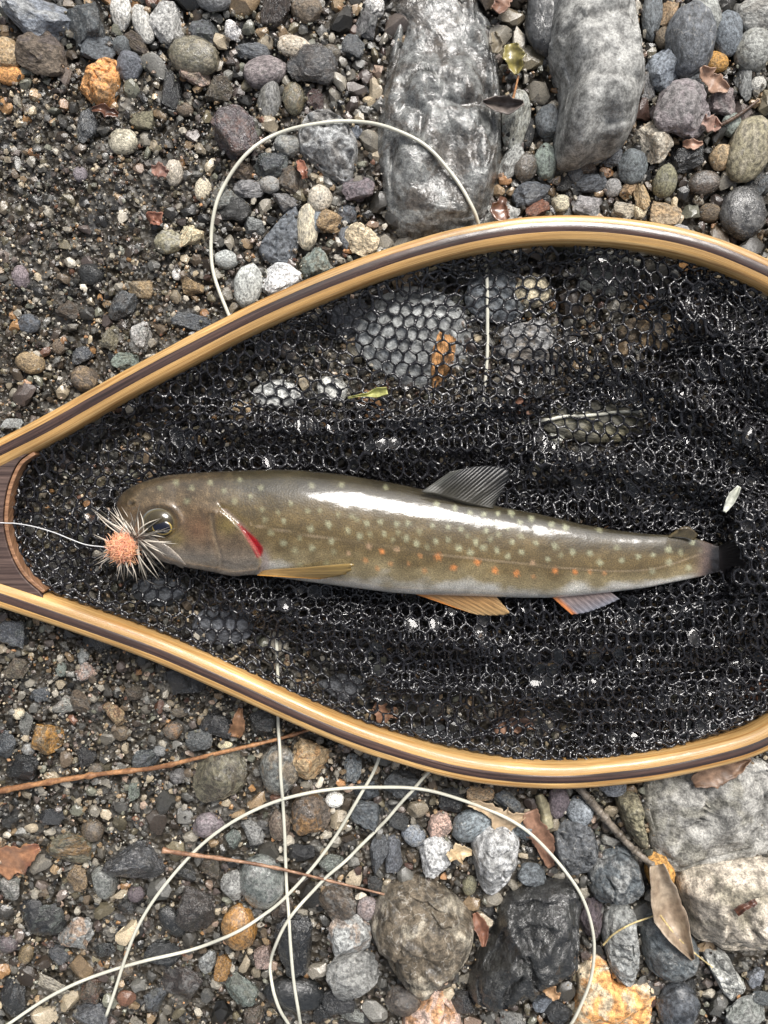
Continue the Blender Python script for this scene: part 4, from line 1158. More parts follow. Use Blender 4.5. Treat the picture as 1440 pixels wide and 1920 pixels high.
def fin(name, base, tip, zbase, ztip, cbase, ctip, edge_col, nrays=11, ns=18, arch=0.0, label=None, lead=None, thick=0.00022):
    """base, tip: photo pixel polylines run in step; rays run from base to tip."""
    nb = nrays * 6
    b = spline(base, nb); t = spline(tip, nb)
    s = np.linspace(0, 1, ns)[None, :]
    X = b[:, 0:1] * (1 - s) + t[:, 0:1] * s; Y = b[:, 1:2] * (1 - s) + t[:, 1:2] * s
    u = np.linspace(0, 1, nb)[:, None] + 0 * s
    ray = np.cos(u * nrays * 2 * math.pi)
    # frayed free edge between the rays
    fr = (1 - 0.012 * (1 - ray))
    X = b[:, 0:1] + (X - b[:, 0:1]) * fr; Y = b[:, 1:2] + (Y - b[:, 1:2]) * fr
    zb_ = np.interp(np.linspace(0, 1, nb), np.linspace(0, 1, len(zbase)), zbase)[:, None]
    zt_ = np.interp(np.linspace(0, 1, nb), np.linspace(0, 1, len(ztip)), ztip)[:, None]
    Z = zb_ * (1 - s) + zt_ * s + arch * np.sin(math.pi * s) + 0.00005 * ray * np.clip(s * 3, 0, 1) + 0.0004 * noise3(np.stack([X / 30, Y / 30, 0 * X], -1))
    Cc = np.array(lin(cbase))[None, None] * (1 - s[..., None]) + np.array(lin(ctip))[None, None] * s[..., None]
    Cc = np.broadcast_to(Cc, (nb, ns, 3)).copy()
    Cc *= (1 + 0.16 * ray)[..., None]
    if edge_col is not None:
        e = (1 - sstep(.03, .16, u))[..., None]
        Cc = Cc * (1 - e) + lin(edge_col) * e
    V = P(X, Y, Z)
    o = build(name, V.reshape(-1, 3), grid_faces(nb, ns).tolist(), M['dark_fin' if name in ('dorsal_fin', 'tail_fin') else 'fin'], smooth=True, col=Cc.reshape(-1, 3), uv=np.stack([s + 0 * u, u], -1).reshape(-1, 2))
    so = o.modifiers.new('thickness', 'SOLIDIFY'); so.thickness = thick; so.offset = 0
    adopt(o, fish)
    if label: o['label'] = label
    return o

zD = float(top_z(850, 950))
fin('dorsal_fin', [(790,922),(818,928),(850,938),(885,947),(925,953)], [(845,884),(900,873),(946,876),(956,892),(930,943)],
    [.026, .0255, .024, .0225, .021], [.025, .022, .019, .017, .018], (48, 45, 35), (20, 21, 24), (90, 90, 84), 21, label='dark grey dorsal fin folded backwards')
fin('pectoral_fin', [(482,1079),(486,1075),(492,1071),(498,1068)], [(600,1086),(650,1076),(663,1057),(628,1063)],
    [float(top_z(482, 1072)) + .0008] * 4, [float(top_z(600, 1080)) + .001, float(top_z(640, 1074)) + .0016, float(top_z(660, 1058)) + .003, float(top_z(628, 1063)) + .002], (150, 118, 70), (146, 122, 70), (226, 164, 76), 9, arch=.0012, label='amber pectoral fin with an orange front edge')
fin('pelvic_fin', [(775,1113),(820,1112),(870,1112),(926,1113)], [(872,1146),(904,1154),(954,1151),(940,1130)],
    [.0165, .0165, .0165, .0165], [.0150, .0148, .0150, .0155], (190, 140, 84), (170, 140, 96), (222, 142, 62), 9, label='orange pelvic fin')
fin('anal_fin', [(1034,1119),(1065,1117),(1100,1113),(1142,1108)], [(1072,1153),(1098,1149),(1130,1138),(1162,1123)],
    [.0155, .015, .0145, .014], [.0142, .0140, .0138, .0135], (150, 128, 118), (126, 128, 138), (206, 128, 72), 9, label='grey anal fin with an orange front edge')
fin('adipose_fin', [(1252,1006),(1268,1005),(1284,1006),(1300,1012)], [(1276,993),(1284,988),(1296,991),(1308,1001)],
    [.016, .0165, .0165, .016], [.0185, .019, .0185, .017], (104, 92, 64), (96, 84, 62), None, 2, label='small fleshy adipose fin', thick=.0012)
fin('tail_fin', [(1344,1026),(1346,1040),(1346,1055),(1344,1071)], [(1395,1002),(1412,1030),(1414,1068),(1396,1092)],
    [.0127, .0127, .0127, .0127], [.0062, .0057, .0057, .0060], (30, 27, 28), (24, 25, 30), (24, 23, 25), 12, label='tail fin tucked under the netting, its shade painted in')  # near-black fin colours stand in for the shadow below the net

# upper jaw plate
nj = 40
jl = spline([(262,1004),(290,1022),(318,1041),(346,1062)], nj)
jw = 13.5 * np.sin(np.linspace(0.12, .93, nj) * math.pi) ** .7
jt = np.gradient(jl, axis=0); jt /= np.linalg.norm(jt, axis=1)[:, None]; jn = np.stack([-jt[:, 1], jt[:, 0]], -1)
mv = 15
sv = np.linspace(-1, 1, mv)
JX = jl[:, 0:1] + jn[:, 0:1] * jw[:, None] * sv[None]; JY = jl[:, 1:2] + jn[:, 1:2] * jw[:, None] * sv[None]
JZ = np.maximum(top_z(JX, JY), .0125) + 0.0011 * (1 - sv[None] ** 2) ** .5 - 0.0002
Cj = np.broadcast_to(lin((158, 148, 136)), (nj, mv, 3)) * (0.7 + .5 * np.abs(sv)[None, :, None]) * (1 - .25 * np.exp(-((np.linspace(0, 1, nj) - .0) / .3) ** 2))[:, None, None]
jo = build('upper_jaw', P(JX, JY, JZ).reshape(-1, 3), grid_faces(nj, mv).tolist(), M['skin'], col=Cj.reshape(-1, 3), uv=np.stack(np.meshgrid(np.linspace(0, 1, nj), sv * .2, indexing='ij'), -1).reshape(-1, 2))
so = jo.modifiers.new('thickness', 'SOLIDIFY'); so.thickness = .0008; so.offset = -1
jo['label'] = 'pale bony upper jaw plate'
adopt(jo, fish)

# eye: domed ball with bronze iris, pupil with a gold rim
def dome(name, cx, cy, rx, ry, z0, zh, n, colf, mat, rot=0.0, p=.5):
    m = 48
    a = np.linspace(0, 2 * math.pi, m, endpoint=False)
    V, Cs = [], []
    for t in np.linspace(0.0, 1, n):
        lx = rx * t * np.cos(a); ly = ry * t * np.sin(a)
        x = cx + lx * math.cos(rot) - ly * math.sin(rot); y = cy + lx * math.sin(rot) + ly * math.cos(rot)
        V.append(P(x, y, np.full(m, z0 + zh * (1 - t * t) ** p)))
        Cs.append(np.array([colf(t, q, X_, Y_) for q, X_, Y_ in zip(a, x, y)]))
    return build(name, np.array(V).reshape(-1, 3), grid_faces(n, m, True).tolist(), mat, col=np.array(Cs).reshape(-1, 3))
M['eye'] = plain_material('wet_eye', (0, 0, 0), 0.15, 1.0, 0.12, 900, 0.05, 0.0002, attr=True)
ez = float(top_z(298, 981)) - 0.0024
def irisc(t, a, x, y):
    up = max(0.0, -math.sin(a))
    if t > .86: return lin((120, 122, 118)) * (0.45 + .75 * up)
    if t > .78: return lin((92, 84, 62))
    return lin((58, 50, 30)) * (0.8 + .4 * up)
eye = dome('eye', 298, 980, 34, 29, ez, .0042, 22, irisc, M['eye'])
adopt(eye, fish)
def pupc(t, a, x, y):
    if t > .86: return lin((176, 150, 74))
    return lin((10, 14, 30))
pup = dome('pupil', 303, 988, 20, 14.5, ez + .00335, .00095, 12, pupc, M['eye'], rot=.25)
pup.parent = eye
pup['label'] = 'dark blue pupil with a gold rim'

# ------------------------------------------------------------------ netting
fish_poly = [tuple(p) for p in np.vstack([np.c_[fx, fu][::8], np.c_[fx, fl_][::-8]])]
WINDOWS = [[(430,700),(560,650),(690,585),(860,520),(1000,490),(1090,520),(1180,560),(1200,630),(1060,620),(960,690),(830,725),(700,745),(560,745),(450,760)],
           [(1000,790),(1080,765),(1200,780),(1240,815),(1160,835),(1040,830)],
           [(90,880),(200,800),(290,790),(300,850),(215,920),(130,960),(60,1000)],
           [(120,1090),(250,1060),(330,1105),(480,1160),(640,1260),(760,1330),(760,1360),(600,1310),(400,1220),(200,1140)]]
def hexnet(spacing, rot, warp, zfun, keepfun, seed, film=0.0, rad=0.00052, sag=0.0):
    """Hexagonal netting: returns thread paths (edges) and some cells."""
    r = np.random.default_rng(seed)
    a = spacing / math.sqrt(3)              # side of a hexagon
    pts = {}
    def key(x, y): return (round(x * 4), round(y * 4))
    cells, edges = [], set()
    ca, sa_ = math.cos(rot), math.sin(rot)
    P_list = []
    def vid(x, y):
        k = key(x, y)
        for dx in (-1, 0, 1):
            for dy in (-1, 0, 1):
                kk = (k[0] + dx, k[1] + dy)
                if kk in pts: return pts[kk]
        pts[k] = len(P_list); P_list.append((x, y)); return pts[k]
    R = 1500
    nrow = int(R / (1.5 * a)) + 1; ncol = int(R / spacing) + 1
    for j in range(-nrow, nrow + 1):
        for i in range(-ncol, ncol + 1):
            cx = (i + 0.5 * (j & 1)) * spacing; cy = j * 1.5 * a
            wx, wy = cx * ca - cy * sa_ + 860, cx * sa_ + cy * ca + 950
            if wx < -20 or wx > 1730 or wy < 380 or wy > 1500: continue
            cells.append([vid(cx + a * math.sin(q * math.pi / 3), cy + a * math.cos(q * math.pi / 3)) for q in range(6)])
    L = np.array(P_list)
    W = np.stack([L[:, 0] * ca - L[:, 1] * sa_ + 860, L[:, 0] * sa_ + L[:, 1] * ca + 950], -1)
    W = W + r.normal(scale=spacing * 0.035, size=W.shape)
    X, Y, ph = warp(W[:, 0], W[:, 1])
    keep = keepfun(X, Y, W)
    Z = zfun(X, Y, ph)
    # thread edges
    for c in cells:
        for q in range(6):
            u, v = c[q], c[(q + 1) % 6]
            if keep[u] and keep[v]: edges.add((min(u, v), max(u, v)))
    E_ = np.array(sorted(edges))
    Q = P(X, Y, Z)
    A, Bp = Q[E_[:, 0]], Q[E_[:, 1]]
    ok = np.linalg.norm(A - Bp, axis=1) < spacing * S * 2.2
    E_, A, Bp = E_[ok], A[ok], Bp[ok]
    n = len(A)
    t = np.linspace(0, 1, 4)
    D_ = Bp - A; Ln = np.linalg.norm(D_, axis=1)[:, None] + 1e-9
    T = D_ / Ln
    side = np.cross(T, np.array([0, 0, 1.0])); side /= np.linalg.norm(side, axis=1)[:, None] + 1e-9
    upv = np.cross(side, T)
    bow = r.normal(scale=0.05, size=(n, 1, 1)) * Ln[:, None]
    path = A[:, None] + D_[:, None] * t[None, :, None] + side[:, None] * bow * np.sin(math.pi * t)[None, :, None] + upv[:, None] * (np.sin(math.pi * t)[None, :, None] * r.normal(scale=.06, size=(n, 1, 1)) * Ln[:, None])
    rr_ = rad * (1.0 + 0.42 * (np.abs(t - .5) * 2) ** 2.0)[None, :] * r.uniform(.8, 1.2, (n, 1)) * r.uniform(.8, 1.22, (n, 4))
    sd_ = 6
    ang = np.linspace(0, 2 * math.pi, sd_, endpoint=False) + math.pi / 6
    roll = r.uniform(-1.2, 1.2, (n, 1)) + r.normal(scale=.25, size=(n, 4))
    cr, sr = np.cos(roll)[..., None], np.sin(roll)[..., None]
    s2 = side[:, None] * cr + upv[:, None] * sr; u2 = upv[:, None] * cr - side[:, None] * sr
    ring = 1.15 * s2[:, :, None] * np.cos(ang)[None, None, :, None] + 0.5 * u2[:, :, None] * np.sin(ang)[None, None, :, None]
    V = path[:, :, None, :] + ring * rr_[:, :, None, None]
    base = grid_faces(4, sd_, True)
    F = (base[None] + (np.arange(n) * 4 * sd_)[:, None, None]).reshape(-1, 4)
    fc = []
    if film > 0:
        dens = film * (0.4 + 1.6 * sstep(-.1, .5, noise3(np.stack([W[:, 0] / 90, W[:, 1] / 90, 0 * W[:, 0] + seed], -1))))
        for c in cells:
            if all(keep[k] for k in c) and r.random() < dens[c[0]]:
                poly = Q[c]
                if np.linalg.norm(poly - poly.mean(0), axis=1).max() < spacing * S * 1.2:
                    fc.append(poly)
    return V.reshape(-1, 3), F, fc

inx, iny = inner_px[:, 0], inner_px[:, 1]
hb_cache = {}
def edge_dist(X, Y): return polydist(X, Y, inner_px[::2], True)

# coarse height map of the stones below, to lay the netting on
hx = np.arange(0, 1741, 30); hy = np.arange(400, 1491, 30)
HXg, HYg = np.meshgrid(hx, hy, indexing='ij')
insg = inpoly(HXg, HYg, inner_px)
HM = np.zeros(HXg.shape)
HM[insg] = height(HXg[insg], HYg[insg])
def stone_h(X, Y):
    fi = np.clip((X - hx[0]) / 30, 0, len(hx) - 1.001); fj = np.clip((Y - hy[0]) / 30, 0, len(hy) - 1.001)
    i = fi.astype(int); j = fj.astype(int)
    return np.maximum.reduce([HM[i, j], HM[i + 1, j], HM[i, j + 1], HM[i + 1, j + 1]])

def fish_cap(X, Y, Z):
    ins = inpoly(X, Y, fish_poly) 
    d = polydist(X, Y, fish_poly[::3], True)
    capz = np.where(ins, np.maximum(.0112 - d * .00032, .0038), 1.0)
    tail = sstep(1345, 1385, X)
    return np.where(ins, np.minimum(Z, capz), Z)

def lift_at_edge(X, Y, Z, z_edge=.0135, wdt=55.0):
    t = 1 - sstep(0, wdt, edge_dist(X, Y))
    return Z * (1 - t) + z_edge * t

def warp1(x, y):
    X = x + 8 * np.sin(y / 70 + 1) + 10 * noise3(np.stack([x / 120, y / 120, 0 * x], -1))
    Y = y + 9 * np.sin(x / 95) + 10 * noise3(np.stack([x / 120, y / 120, 0 * x + 9], -1))
    return X, Y, 0 * x
def z1(X, Y, ph):
    Z = np.maximum(stone_h(X, Y) + .0012, .0045) + .0006 * noise3(np.stack([X / 50, Y / 50, 0 * X], -1))
    return fish_cap(X, Y, lift_at_edge(X, Y, Z))
ins_keep = lambda X, Y, W: inpoly(X, Y, inner_px)

def folds(direction, wl, amp, seed):
    dx, dy = math.cos(direction), math.sin(direction)
    def wf(x, y):
        n1_ = noise3(np.stack([x / 260, y / 260, 0 * x + seed], -1)) * 1.6 + noise3(np.stack([x / 110, y / 110, 0 * x + seed + 5], -1)) * .7
        ph = (x * dx + y * dy) / wl * 2 * math.pi + n1_ * 2.0
        am = amp * (0.75 + .5 * noise3(np.stack([x / 150, y / 150, 0 * x + seed + 11], -1)))
        return x + dx * am * np.sin(ph), y + dy * am * np.sin(ph), ph
    return wf
RIDGES = [([(290,745),(450,800),(620,800),(800,785),(1000,745)], .006, 26), ([(960,640),(1080,655),(1200,700),(1320,770),(1460,850)], .007, 30), ([(1010,860),(1150,870),(1300,900),(1460,960)], .006, 28),
          ([(420,1120),(600,1165),(780,1200),(1000,1225),(1180,1190),(1330,1120)], .006, 28), ([(560,1240),(760,1290),(960,1310),(1150,1290),(1330,1210),(1460,1130)], .006, 26), ([(1120,520),(1250,560),(1370,640),(1470,740)], .006, 28),
          ([(700,850),(850,835),(1000,830)], .004, 20)]
def zfold(base, amp):
    def zf(X, Y, ph):
        Z = base + amp * (0.5 + 0.5 * np.cos(ph)) + .0012 * noise3(np.stack([X / 40, Y / 40, 0 * X + base * 1000], -1))
        for line, hgt, wd in RIDGES: Z = Z + hgt * np.exp(-(polydist(X, Y, line) / wd) ** 2)
        Z = np.maximum(Z, stone_h(X, Y) + .0018)
        Z = Z + .009 * sstep(1352, 1384, X) * (1 - sstep(60, 130, np.abs(Y - 1035)))
        return fish_cap(X, Y, lift_at_edge(X, Y, Z, .014, 45))
    return zf
def in_windows(X, Y, grow=0.0):
    r_ = np.zeros(X.shape, bool)
    nz = 16 * noise3(np.stack([X / 30, Y / 30, 0 * X + 2], -1))
    for wpoly in WINDOWS:
        d = polydist(X, Y, wpoly, True); i = inpoly(X, Y, wpoly)
        r_ |= np.where(i, d, -d) + nz > grow
    return r_
tail_hole = lambda X, Y: np.hypot((X - 1358) / 30, (Y - 1042) / 26) < 1
keep2 = lambda X, Y, W: inpoly(X, Y, inner_px) & ~in_windows(X, Y, 6) & ~tail_hole(X, Y)
def dense(X, Y):
    d = np.zeros(X.shape)
    d = np.maximum(d, sstep(740, 790, Y + .06 * (X - 700)) * (Y < 1000) * sstep(260, 340, X))
    d = np.maximum(d, sstep(1230, 1290, X) * sstep(480, 560, Y))
    d = np.maximum(d, (Y > 1000) * sstep(330, 480, X - .35 * (Y - 1100)) * (1 - sstep(1290, 1350, Y + .12 * np.abs(X - 1000))))
    d = np.maximum(d, sstep(1030, 1100, X) * sstep(640, 690, Y - .25 * (X - 1050)))
    return d
def keep3(X, Y, W):
    nz = .3 * noise3(np.stack([X / 50, Y / 50, 0 * X + 4], -1))
    return inpoly(X, Y, inner_px) & (dense(X, Y) + nz > .5) & ~in_windows(X, Y, -6) & ~tail_hole(X, Y)

parts = []
films = []
off = 0
for (sp, rot, wf, zf, kf, sd_, fm, rd_) in (
        (26.0, .15, warp1, z1, ins_keep, 1, .04, .00050),
        (22.5, .05, folds(1.45, 130, 16, 3), zfold(.0060, .0045), keep2, 2, .12, .00052),
        (22.5, -.06, folds(1.3, 150, 15, 8), zfold(.0085, .0050), keep3, 3, .16, .00052),
        (21.5, .12, folds(1.7, 160, 16, 15), zfold(.0055, .0040), keep3, 4, .06, .00055)):
    V, F, fc = hexnet(sp, rot, wf, zf, kf, sd_, fm, rd_)
    parts.append((V, F + off)); off += len(V); films += fc
netting_V = np.vstack([p[0] for p in parts]); netting_F = np.vstack([p[1] for p in parts])

def net_material():
    m, nt, bs = new_mat('wet_black_cord')
    g = NT(nt)
    tc = g.n('ShaderNodeTexCoord')
    o = tc.outputs['Object']
    c = g.mix(g.noise(o, 500.0, 3), (0.004, 0.004, 0.005), (0.013, 0.012, 0.016))
    g.link(c, bs.inputs['Base Color'])
    bs.inputs['Roughness'].default_value = 0.6
    bs.inputs['Specular IOR Level'].default_value = 0.15
    bs.inputs['Coat Weight'].default_value = 1.0
    bs.inputs['Coat Roughness'].default_value = 0.02
    bs.inputs['Coat IOR'].default_value = 1.62
    g.link(g.bump(g.noise(o, 1600.0, 3), 0.8, 0.0006), bs.inputs['Normal'])
    g.link(g.bump(g.noise(o, 420.0, 2), 0.6, 0.0016), bs.inputs['Coat Normal'])
    return m
M['net'] = net_material()
nb = build('mesh_bag', netting_V, netting_F, M['net'], smooth=True)
nb['label'] = 'wet black knotless mesh bag gathered in folds'
adopt(nb, net)
# cord that lashes the bag to the inside of the hoop
bc = spline([tuple(p) for p in inner_px], 900, True)
bc = np.vstack([bc, bc[:1]])
ii = np.arange(len(bc))
bc3 = P(bc[:, 0] + 2.5 * np.sin(ii * 1.7), bc[:, 1] + 2.5 * np.cos(ii * 1.3), .0128 + .0007 * np.sin(ii * 1.1))
Vb, Fb = tube(bc3, .00085 * (1 + .45 * np.sin(ii * 2.2) * np.sin(ii * .37)), 6, cap=False)
bo = build('binding_cord', Vb, Fb, M['net']); adopt(bo, net)

def film_material():
    m, nt, bs = new_mat('water_film')
    g = NT(nt)
    tc = g.n('ShaderNodeTexCoord')
    tr = g.n('ShaderNodeBsdfTransparent'); gl = g.n('ShaderNodeBsdfGlossy')
    gl.inputs['Roughness'].default_value = 0.03
    fr = g.n('ShaderNodeFresnel'); fr.inputs['IOR'].default_value = 1.4
    nrm = g.bump(g.noise(tc.outputs['Object'], 260.0, 1), 0.5, 0.001)
    g.link(nrm, fr.inputs['Normal']); g.link(nrm, gl.inputs['Normal'])
    mx = g.n('ShaderNodeMixShader')
    g.link(g.math('ADD', fr.outputs[0], 0.02), mx.inputs[0]); g.link(tr.outputs[0], mx.inputs[1]); g.link(gl.outputs[0], mx.inputs[2])
    g.link(mx.outputs[0], nt.nodes['Material Output'].inputs['Surface'])
    return m
M['film'] = film_material()
Vf, Ff = [], []
for poly in films:
    b0 = len(Vf)
    c = poly.mean(0)
    Vf += [tuple(c - np.array([0, 0, .0007]))] + [tuple(c + (p - c) * .97) for p in poly]
    Ff += [[b0, b0 + 1 + i, b0 + 1 + (i + 1) % 6] for i in range(6)]
if Vf:
    fo = build('water_film', Vf, Ff, M['film'], smooth=True)
    tag(fo, kind='stuff'); fo['label'] = 'thin water films caught in the mesh'
    adopt(fo, net)
tag(net, 'teardrop wooden landing net with striped laminated hoop and black mesh bag', 'landing net')

# ------------------------------------------------------------------ fishing fly and leader
fly = empty('fishing_fly', P(232, 1028, .012))
bc_ = P(231, 1027, .0225)
Vb, Fb = ICO[3]
Rb = 24.5 * S * .93
Vy = Vb * (Rb * (1 + .10 * fbm(Vb * 3.0, 3)))[:, None] * np.array([1, 1, .9]) + bc_
M['yarn'] = plain_material('peach_yarn', (0, 0, 0), 0.75, 0.0, 0.3, 1500, 0.8, 0.0005, attr=True, sss=.15)
yb_c = np.broadcast_to(lin((255, 184, 148)), (len(Vy), 3)) * (1 + .2 * fbm(Vb * 8, 2))[:, None]
yarn = build('yarn_ball', Vy, Fb.tolist(), M['yarn'], col=yb_c); adopt(yarn, fly)
r = np.random.default_rng(77)
Vs, Fs, Cs, off = [], [], [], 0
for k in range(900):
    d = r.normal(size=3); d[2] = abs(d[2]) * .9 - .15; d /= np.linalg.norm(d)
    p0 = bc_ + d * Rb * .93
    tdir = np.cross(d, r.normal(size=3)); tdir /= np.linalg.norm(tdir)
    ln = Rb * r.uniform(.25, .6)
    rad_out = r.uniform(.3, 1.3) if k % 4 == 0 else r.uniform(.05, .3)
    mid_ = p0 + tdir * ln * .5 + d * ln * rad_out * .6
    end = p0 + tdir * ln * .9 + d * ln * rad_out
    V, F = tube(np.array([p0, (p0 + mid_) / 2 + d * .0001, mid_, end]), np.array([.00016, .00015, .00013, .00007]), 4)
    Vs.append(V); Fs += [[i + off for i in f] for f in F]; off += len(V)
    cc = lin((255, 192, 156)) * r.uniform(.75, 1.15) * np.array([1, r.uniform(.88, 1.08), r.uniform(.8, 1.05)])
    Cs.append(np.broadcast_to(cc, V.shape))
yf = build('yarn_fibres', np.vstack(Vs), Fs, M['yarn'], col=np.vstack(Cs)); tag(yf, kind='stuff')
yf.parent = yarn
M['hackle'] = plain_material('hackle_fibre', (0, 0, 0), 0.4, 0.2, 0.15, 1200, 0.2, 0.0002, attr=True)
Vs, Fs, Cs, off = [], [], [], 0
hub = np.array([254.0, 1012.0])
HACK = [(190,968,.9),(178,962,.9),(172,955,.8),(205,962,1),(219,950,1.1),(232,945,.9),(198,978,1),(214,960,1),(173,1001,1),(228,968,1),(240,985,1),(246,975,.8),(262,958,1),(258,966,.8),(284,985,1),(290,975,.9),(300,972,1),(310,966,.9),(325,985,1),(332,990,1),
        (318,998,.9),(300,992,1),(322,1015,.9),(334,1020,.7),(310,1008,.8),(300,1030,1),(310,1045,1),(298,1052,1),(312,1068,1),(290,1060,.9),(300,1086,1),(283,1075,1),(276,1085,1),(268,1080,1),(275,1102,.9),(262,1078,1),(252,1084,1),(238,1085,1),(232,1096,.9),(222,1075,1),(219,1090,.9),(210,1060,.9),(183,1070,1),(200,1055,.9),(180,1044,1),(190,1040,.9),(172,1040,.8),(186,1025,.6)]
for k, (x, y, q) in enumerate(HACK * 2):
    if k >= len(HACK):
        if x > 280 and y < 1035: continue
        x += r.normal(scale=9); y += r.normal(scale=9)
        q *= .8
    h0 = hub + r.normal(scale=5, size=2)
    if (x < 228 and y > 985) or (y > 1040 and x < 262): h0 = np.array([232., 1028.]) + (np.array([x, y]) - np.array([232., 1028.])) / np.hypot(x - 232, y - 1028) * 18
    e = np.array([x, y], float)
    if e[0] > 240:
        on = lambda q_: float(top_z(max(q_[0], 222), q_[1])) + .0022 if np.interp(q_[0], fx, fu) < q_[1] < np.interp(q_[0], fx, fl_) - 3 else .0
        zz = np.array([max(.0215, on(h0) - .0005), max(.0235, on((h0 + e) / 2) + .0012), max(.0190, on(e))])
    else: zz = np.array([.0205, .0225, .0185]) + r.normal(scale=.0012, size=3) * np.array([.3, .6, 1])
    m_ = (h0 + e) / 2 + r.normal(scale=3, size=2)
    pth = spline(np.c_[np.vstack([h0, m_, e]), zz], 12)
    pth = P(pth[:, 0], pth[:, 1], pth[:, 2])
    tt_ = np.linspace(0, 1, 12)
    rad_ = .00022 * q * np.sin(np.clip(.22 + tt_ * .78, 0, 1) * math.pi) ** .8 + .00004
    V, F = tube(pth, rad_, 5)
    Vs.append(V); Fs += [[i + off for i in f] for f in F]; off += len(V)
    dkb = r.uniform(.15, .5)
    shade = np.interp(tt_, [0, dkb * .5, dkb, .55, .8, 1], [.25, .35, .9, 1.0, .8, .35])
    if r.random() < .34: shade *= .22
    Cs.append(np.repeat(lin((222, 212, 196))[None] * shade[:, None], 5, 0))
hk = build('hackle', np.vstack(Vs), Fs, M['hackle'], col=np.vstack(Cs)); adopt(hk, fly)
hk['label'] = 'spiky banded grey and cream hackle fibres'
M['wire'] = plain_material('dark_hook_wire', lin((52, 48, 44)), 0.25, 0.5, .1, 500, .1)
M['wire'].node_tree.nodes['Principled BSDF'].inputs['Metallic'].default_value = .8
hp = spline(np.array([(244,1040,.018),(258,1074,.016),(275,1088,.015),(296,1097,.0148),(314,1093,.0148),(323,1080,.015),(326,1064,.0155)]), 50)
V, F = tube(P(hp[:, 0], hp[:, 1], hp[:, 2]), np.linspace(.00034, .00016, 50), 6)
adopt(build('hook', V, F, M['wire']), fly)
tag(fly, 'peach yarn ball fishing fly with spiky pale hackle at the mouth of the fish', 'fishing fly')

lp = spline(np.array([(-330,960,.0215),(-150,968,.0212),(0,980,.0203),(25,981,.0203),(62,987,.0212),(100,998,.0222),(130,1010,.0225),(160,1021,.0225),(190,1025,.0225),(212,1027,.0225)]), 80)
V, F = tube(P(lp[:, 0], lp[:, 1], lp[:, 2]), .00022, 6)
ld_o = build('leader', V, F, M['leader'])
tag(ld_o, 'thin clear leader running over the handle throat to the peach fly', 'fishing line')

# ------------------------------------------------------------------ leaves, stems, twigs
def leaf(name, mid, widths, zlift, cols, label, cat='leaf', curl=0.0003, wet=False, jag=.12, n=26, m=11, seed=0, z_abs=None, vein=True):
    r = np.random.default_rng(seed + 300)
    ml = spline(mid, n)
    wds = np.interp(np.linspace(0, 1, n), np.linspace(0, 1, len(widths)), widths)
    t = np.gradient(ml, axis=0); t /= np.linalg.norm(t, axis=1)[:, None]; nn = np.stack([-t[:, 1], t[:, 0]], -1)
    sv = np.linspace(-1, 1, m)
    uu = np.linspace(0, 1, n)
    e1 = fbm(np.stack([uu * 5 + seed, 0 * uu, 0 * uu], -1), 4, .65)[:, None]; e2 = fbm(np.stack([uu * 5 + seed + 50, 0 * uu, 0 * uu], -1), 4, .65)[:, None]
    jl_ = 1 + 2.0 * jag * (e1 * (sv[None] < 0) + e2 * (sv[None] > 0))
    X = ml[:, 0:1] + nn[:, 0:1] * wds[:, None] * sv[None] * jl_
    Y = ml[:, 1:2] + nn[:, 1:2] * wds[:, None] * sv[None] * jl_
    if z_abs is None:
        h = height(ml[:, 0], ml[:, 1])
        hm = smooth1(np.array([h[max(0, i - 4):i + 5].max() for i in range(n)]), 5)
    else:
        hm = np.interp(np.linspace(0, 1, n), np.linspace(0, 1, len(z_abs)), z_abs)
    Z = hm[:, None] + zlift + curl * sv[None] ** 2 * 4 + .0006 * noise3(np.stack([X / 14, Y / 14, 0 * X + seed], -1))
    c0, c1 = lin(_mute(cols[0], .62)), lin(_mute(cols[1], .62))
    f = sstep(-.4, .5, fbm(np.stack([X / 22, Y / 22, 0 * X + seed], -1), 3))[..., None]
    Cc = c0 * (1 - f) + c1 * f
    if vein:
        vv = np.exp(-(sv / .10) ** 2)[None, :, None] * .5 + .3 * (np.abs(((np.linspace(0, 1, n)[:, None] * 7 + np.abs(sv)[None] * 1.2) % 1) - .5) < .09)[..., None]
        Cc = Cc * (1 - vv * .6) + np.clip(c1 * 1.5, 0, .8) * vv * .6
    o = build(name, P(X, Y, Z).reshape(-1, 3), grid_faces(n, m).tolist(), M['wet_leaf' if wet else 'leaf'], col=Cc.reshape(-1, 3))
    so = o.modifiers.new('thickness', 'SOLIDIFY'); so.thickness = .0003; so.offset = 0
    tag(o, label, cat)
    return o

leaf('dead_leaf', [(1232,1622),(1243,1670),(1258,1720),(1280,1765),(1300,1800)], [12, 26, 30, 20, 3], .002, ((150, 122, 92), (176, 150, 118)), 'curled brown dead leaf lying beside the chunky beige rock', curl=.0010, seed=1, jag=.06)
leaf('dead_leaf', [(1300,1470),(1340,1450),(1375,1440),(1408,1424)], [14, 22, 18, 3], .002, ((120, 84, 58), (160, 116, 82)), 'brown lobed dead leaf poking out from under the hoop on the broad rock', curl=.0005, seed=2, jag=.2)
leaf('dead_leaf', [(906,190),(930,194),(955,197),(982,192)], [3, 14, 17, 3], .003, ((92, 80, 74), (124, 108, 98)), 'grey-brown leaf scrap with a pointed tip on the long wet slab', curl=.0008, seed=3, jag=.08)
leaf('dead_leaf', [(958,82),(962,100),(966,120),(968,140)], [10, 20, 16, 3], .003, ((130, 116, 34), (160, 142, 50)), 'yellow-green wet leaf in the gap between slab and boulder', curl=.0004, wet=True, seed=4)
leaf('dead_leaf', [(1316,125),(1330,145),(1345,158),(1366,168)], [4, 18, 16, 4], .002, ((172, 122, 90), (196, 146, 112)), 'tan papery leaf scrap beside the jagged mauve stone', seed=5, jag=.2)
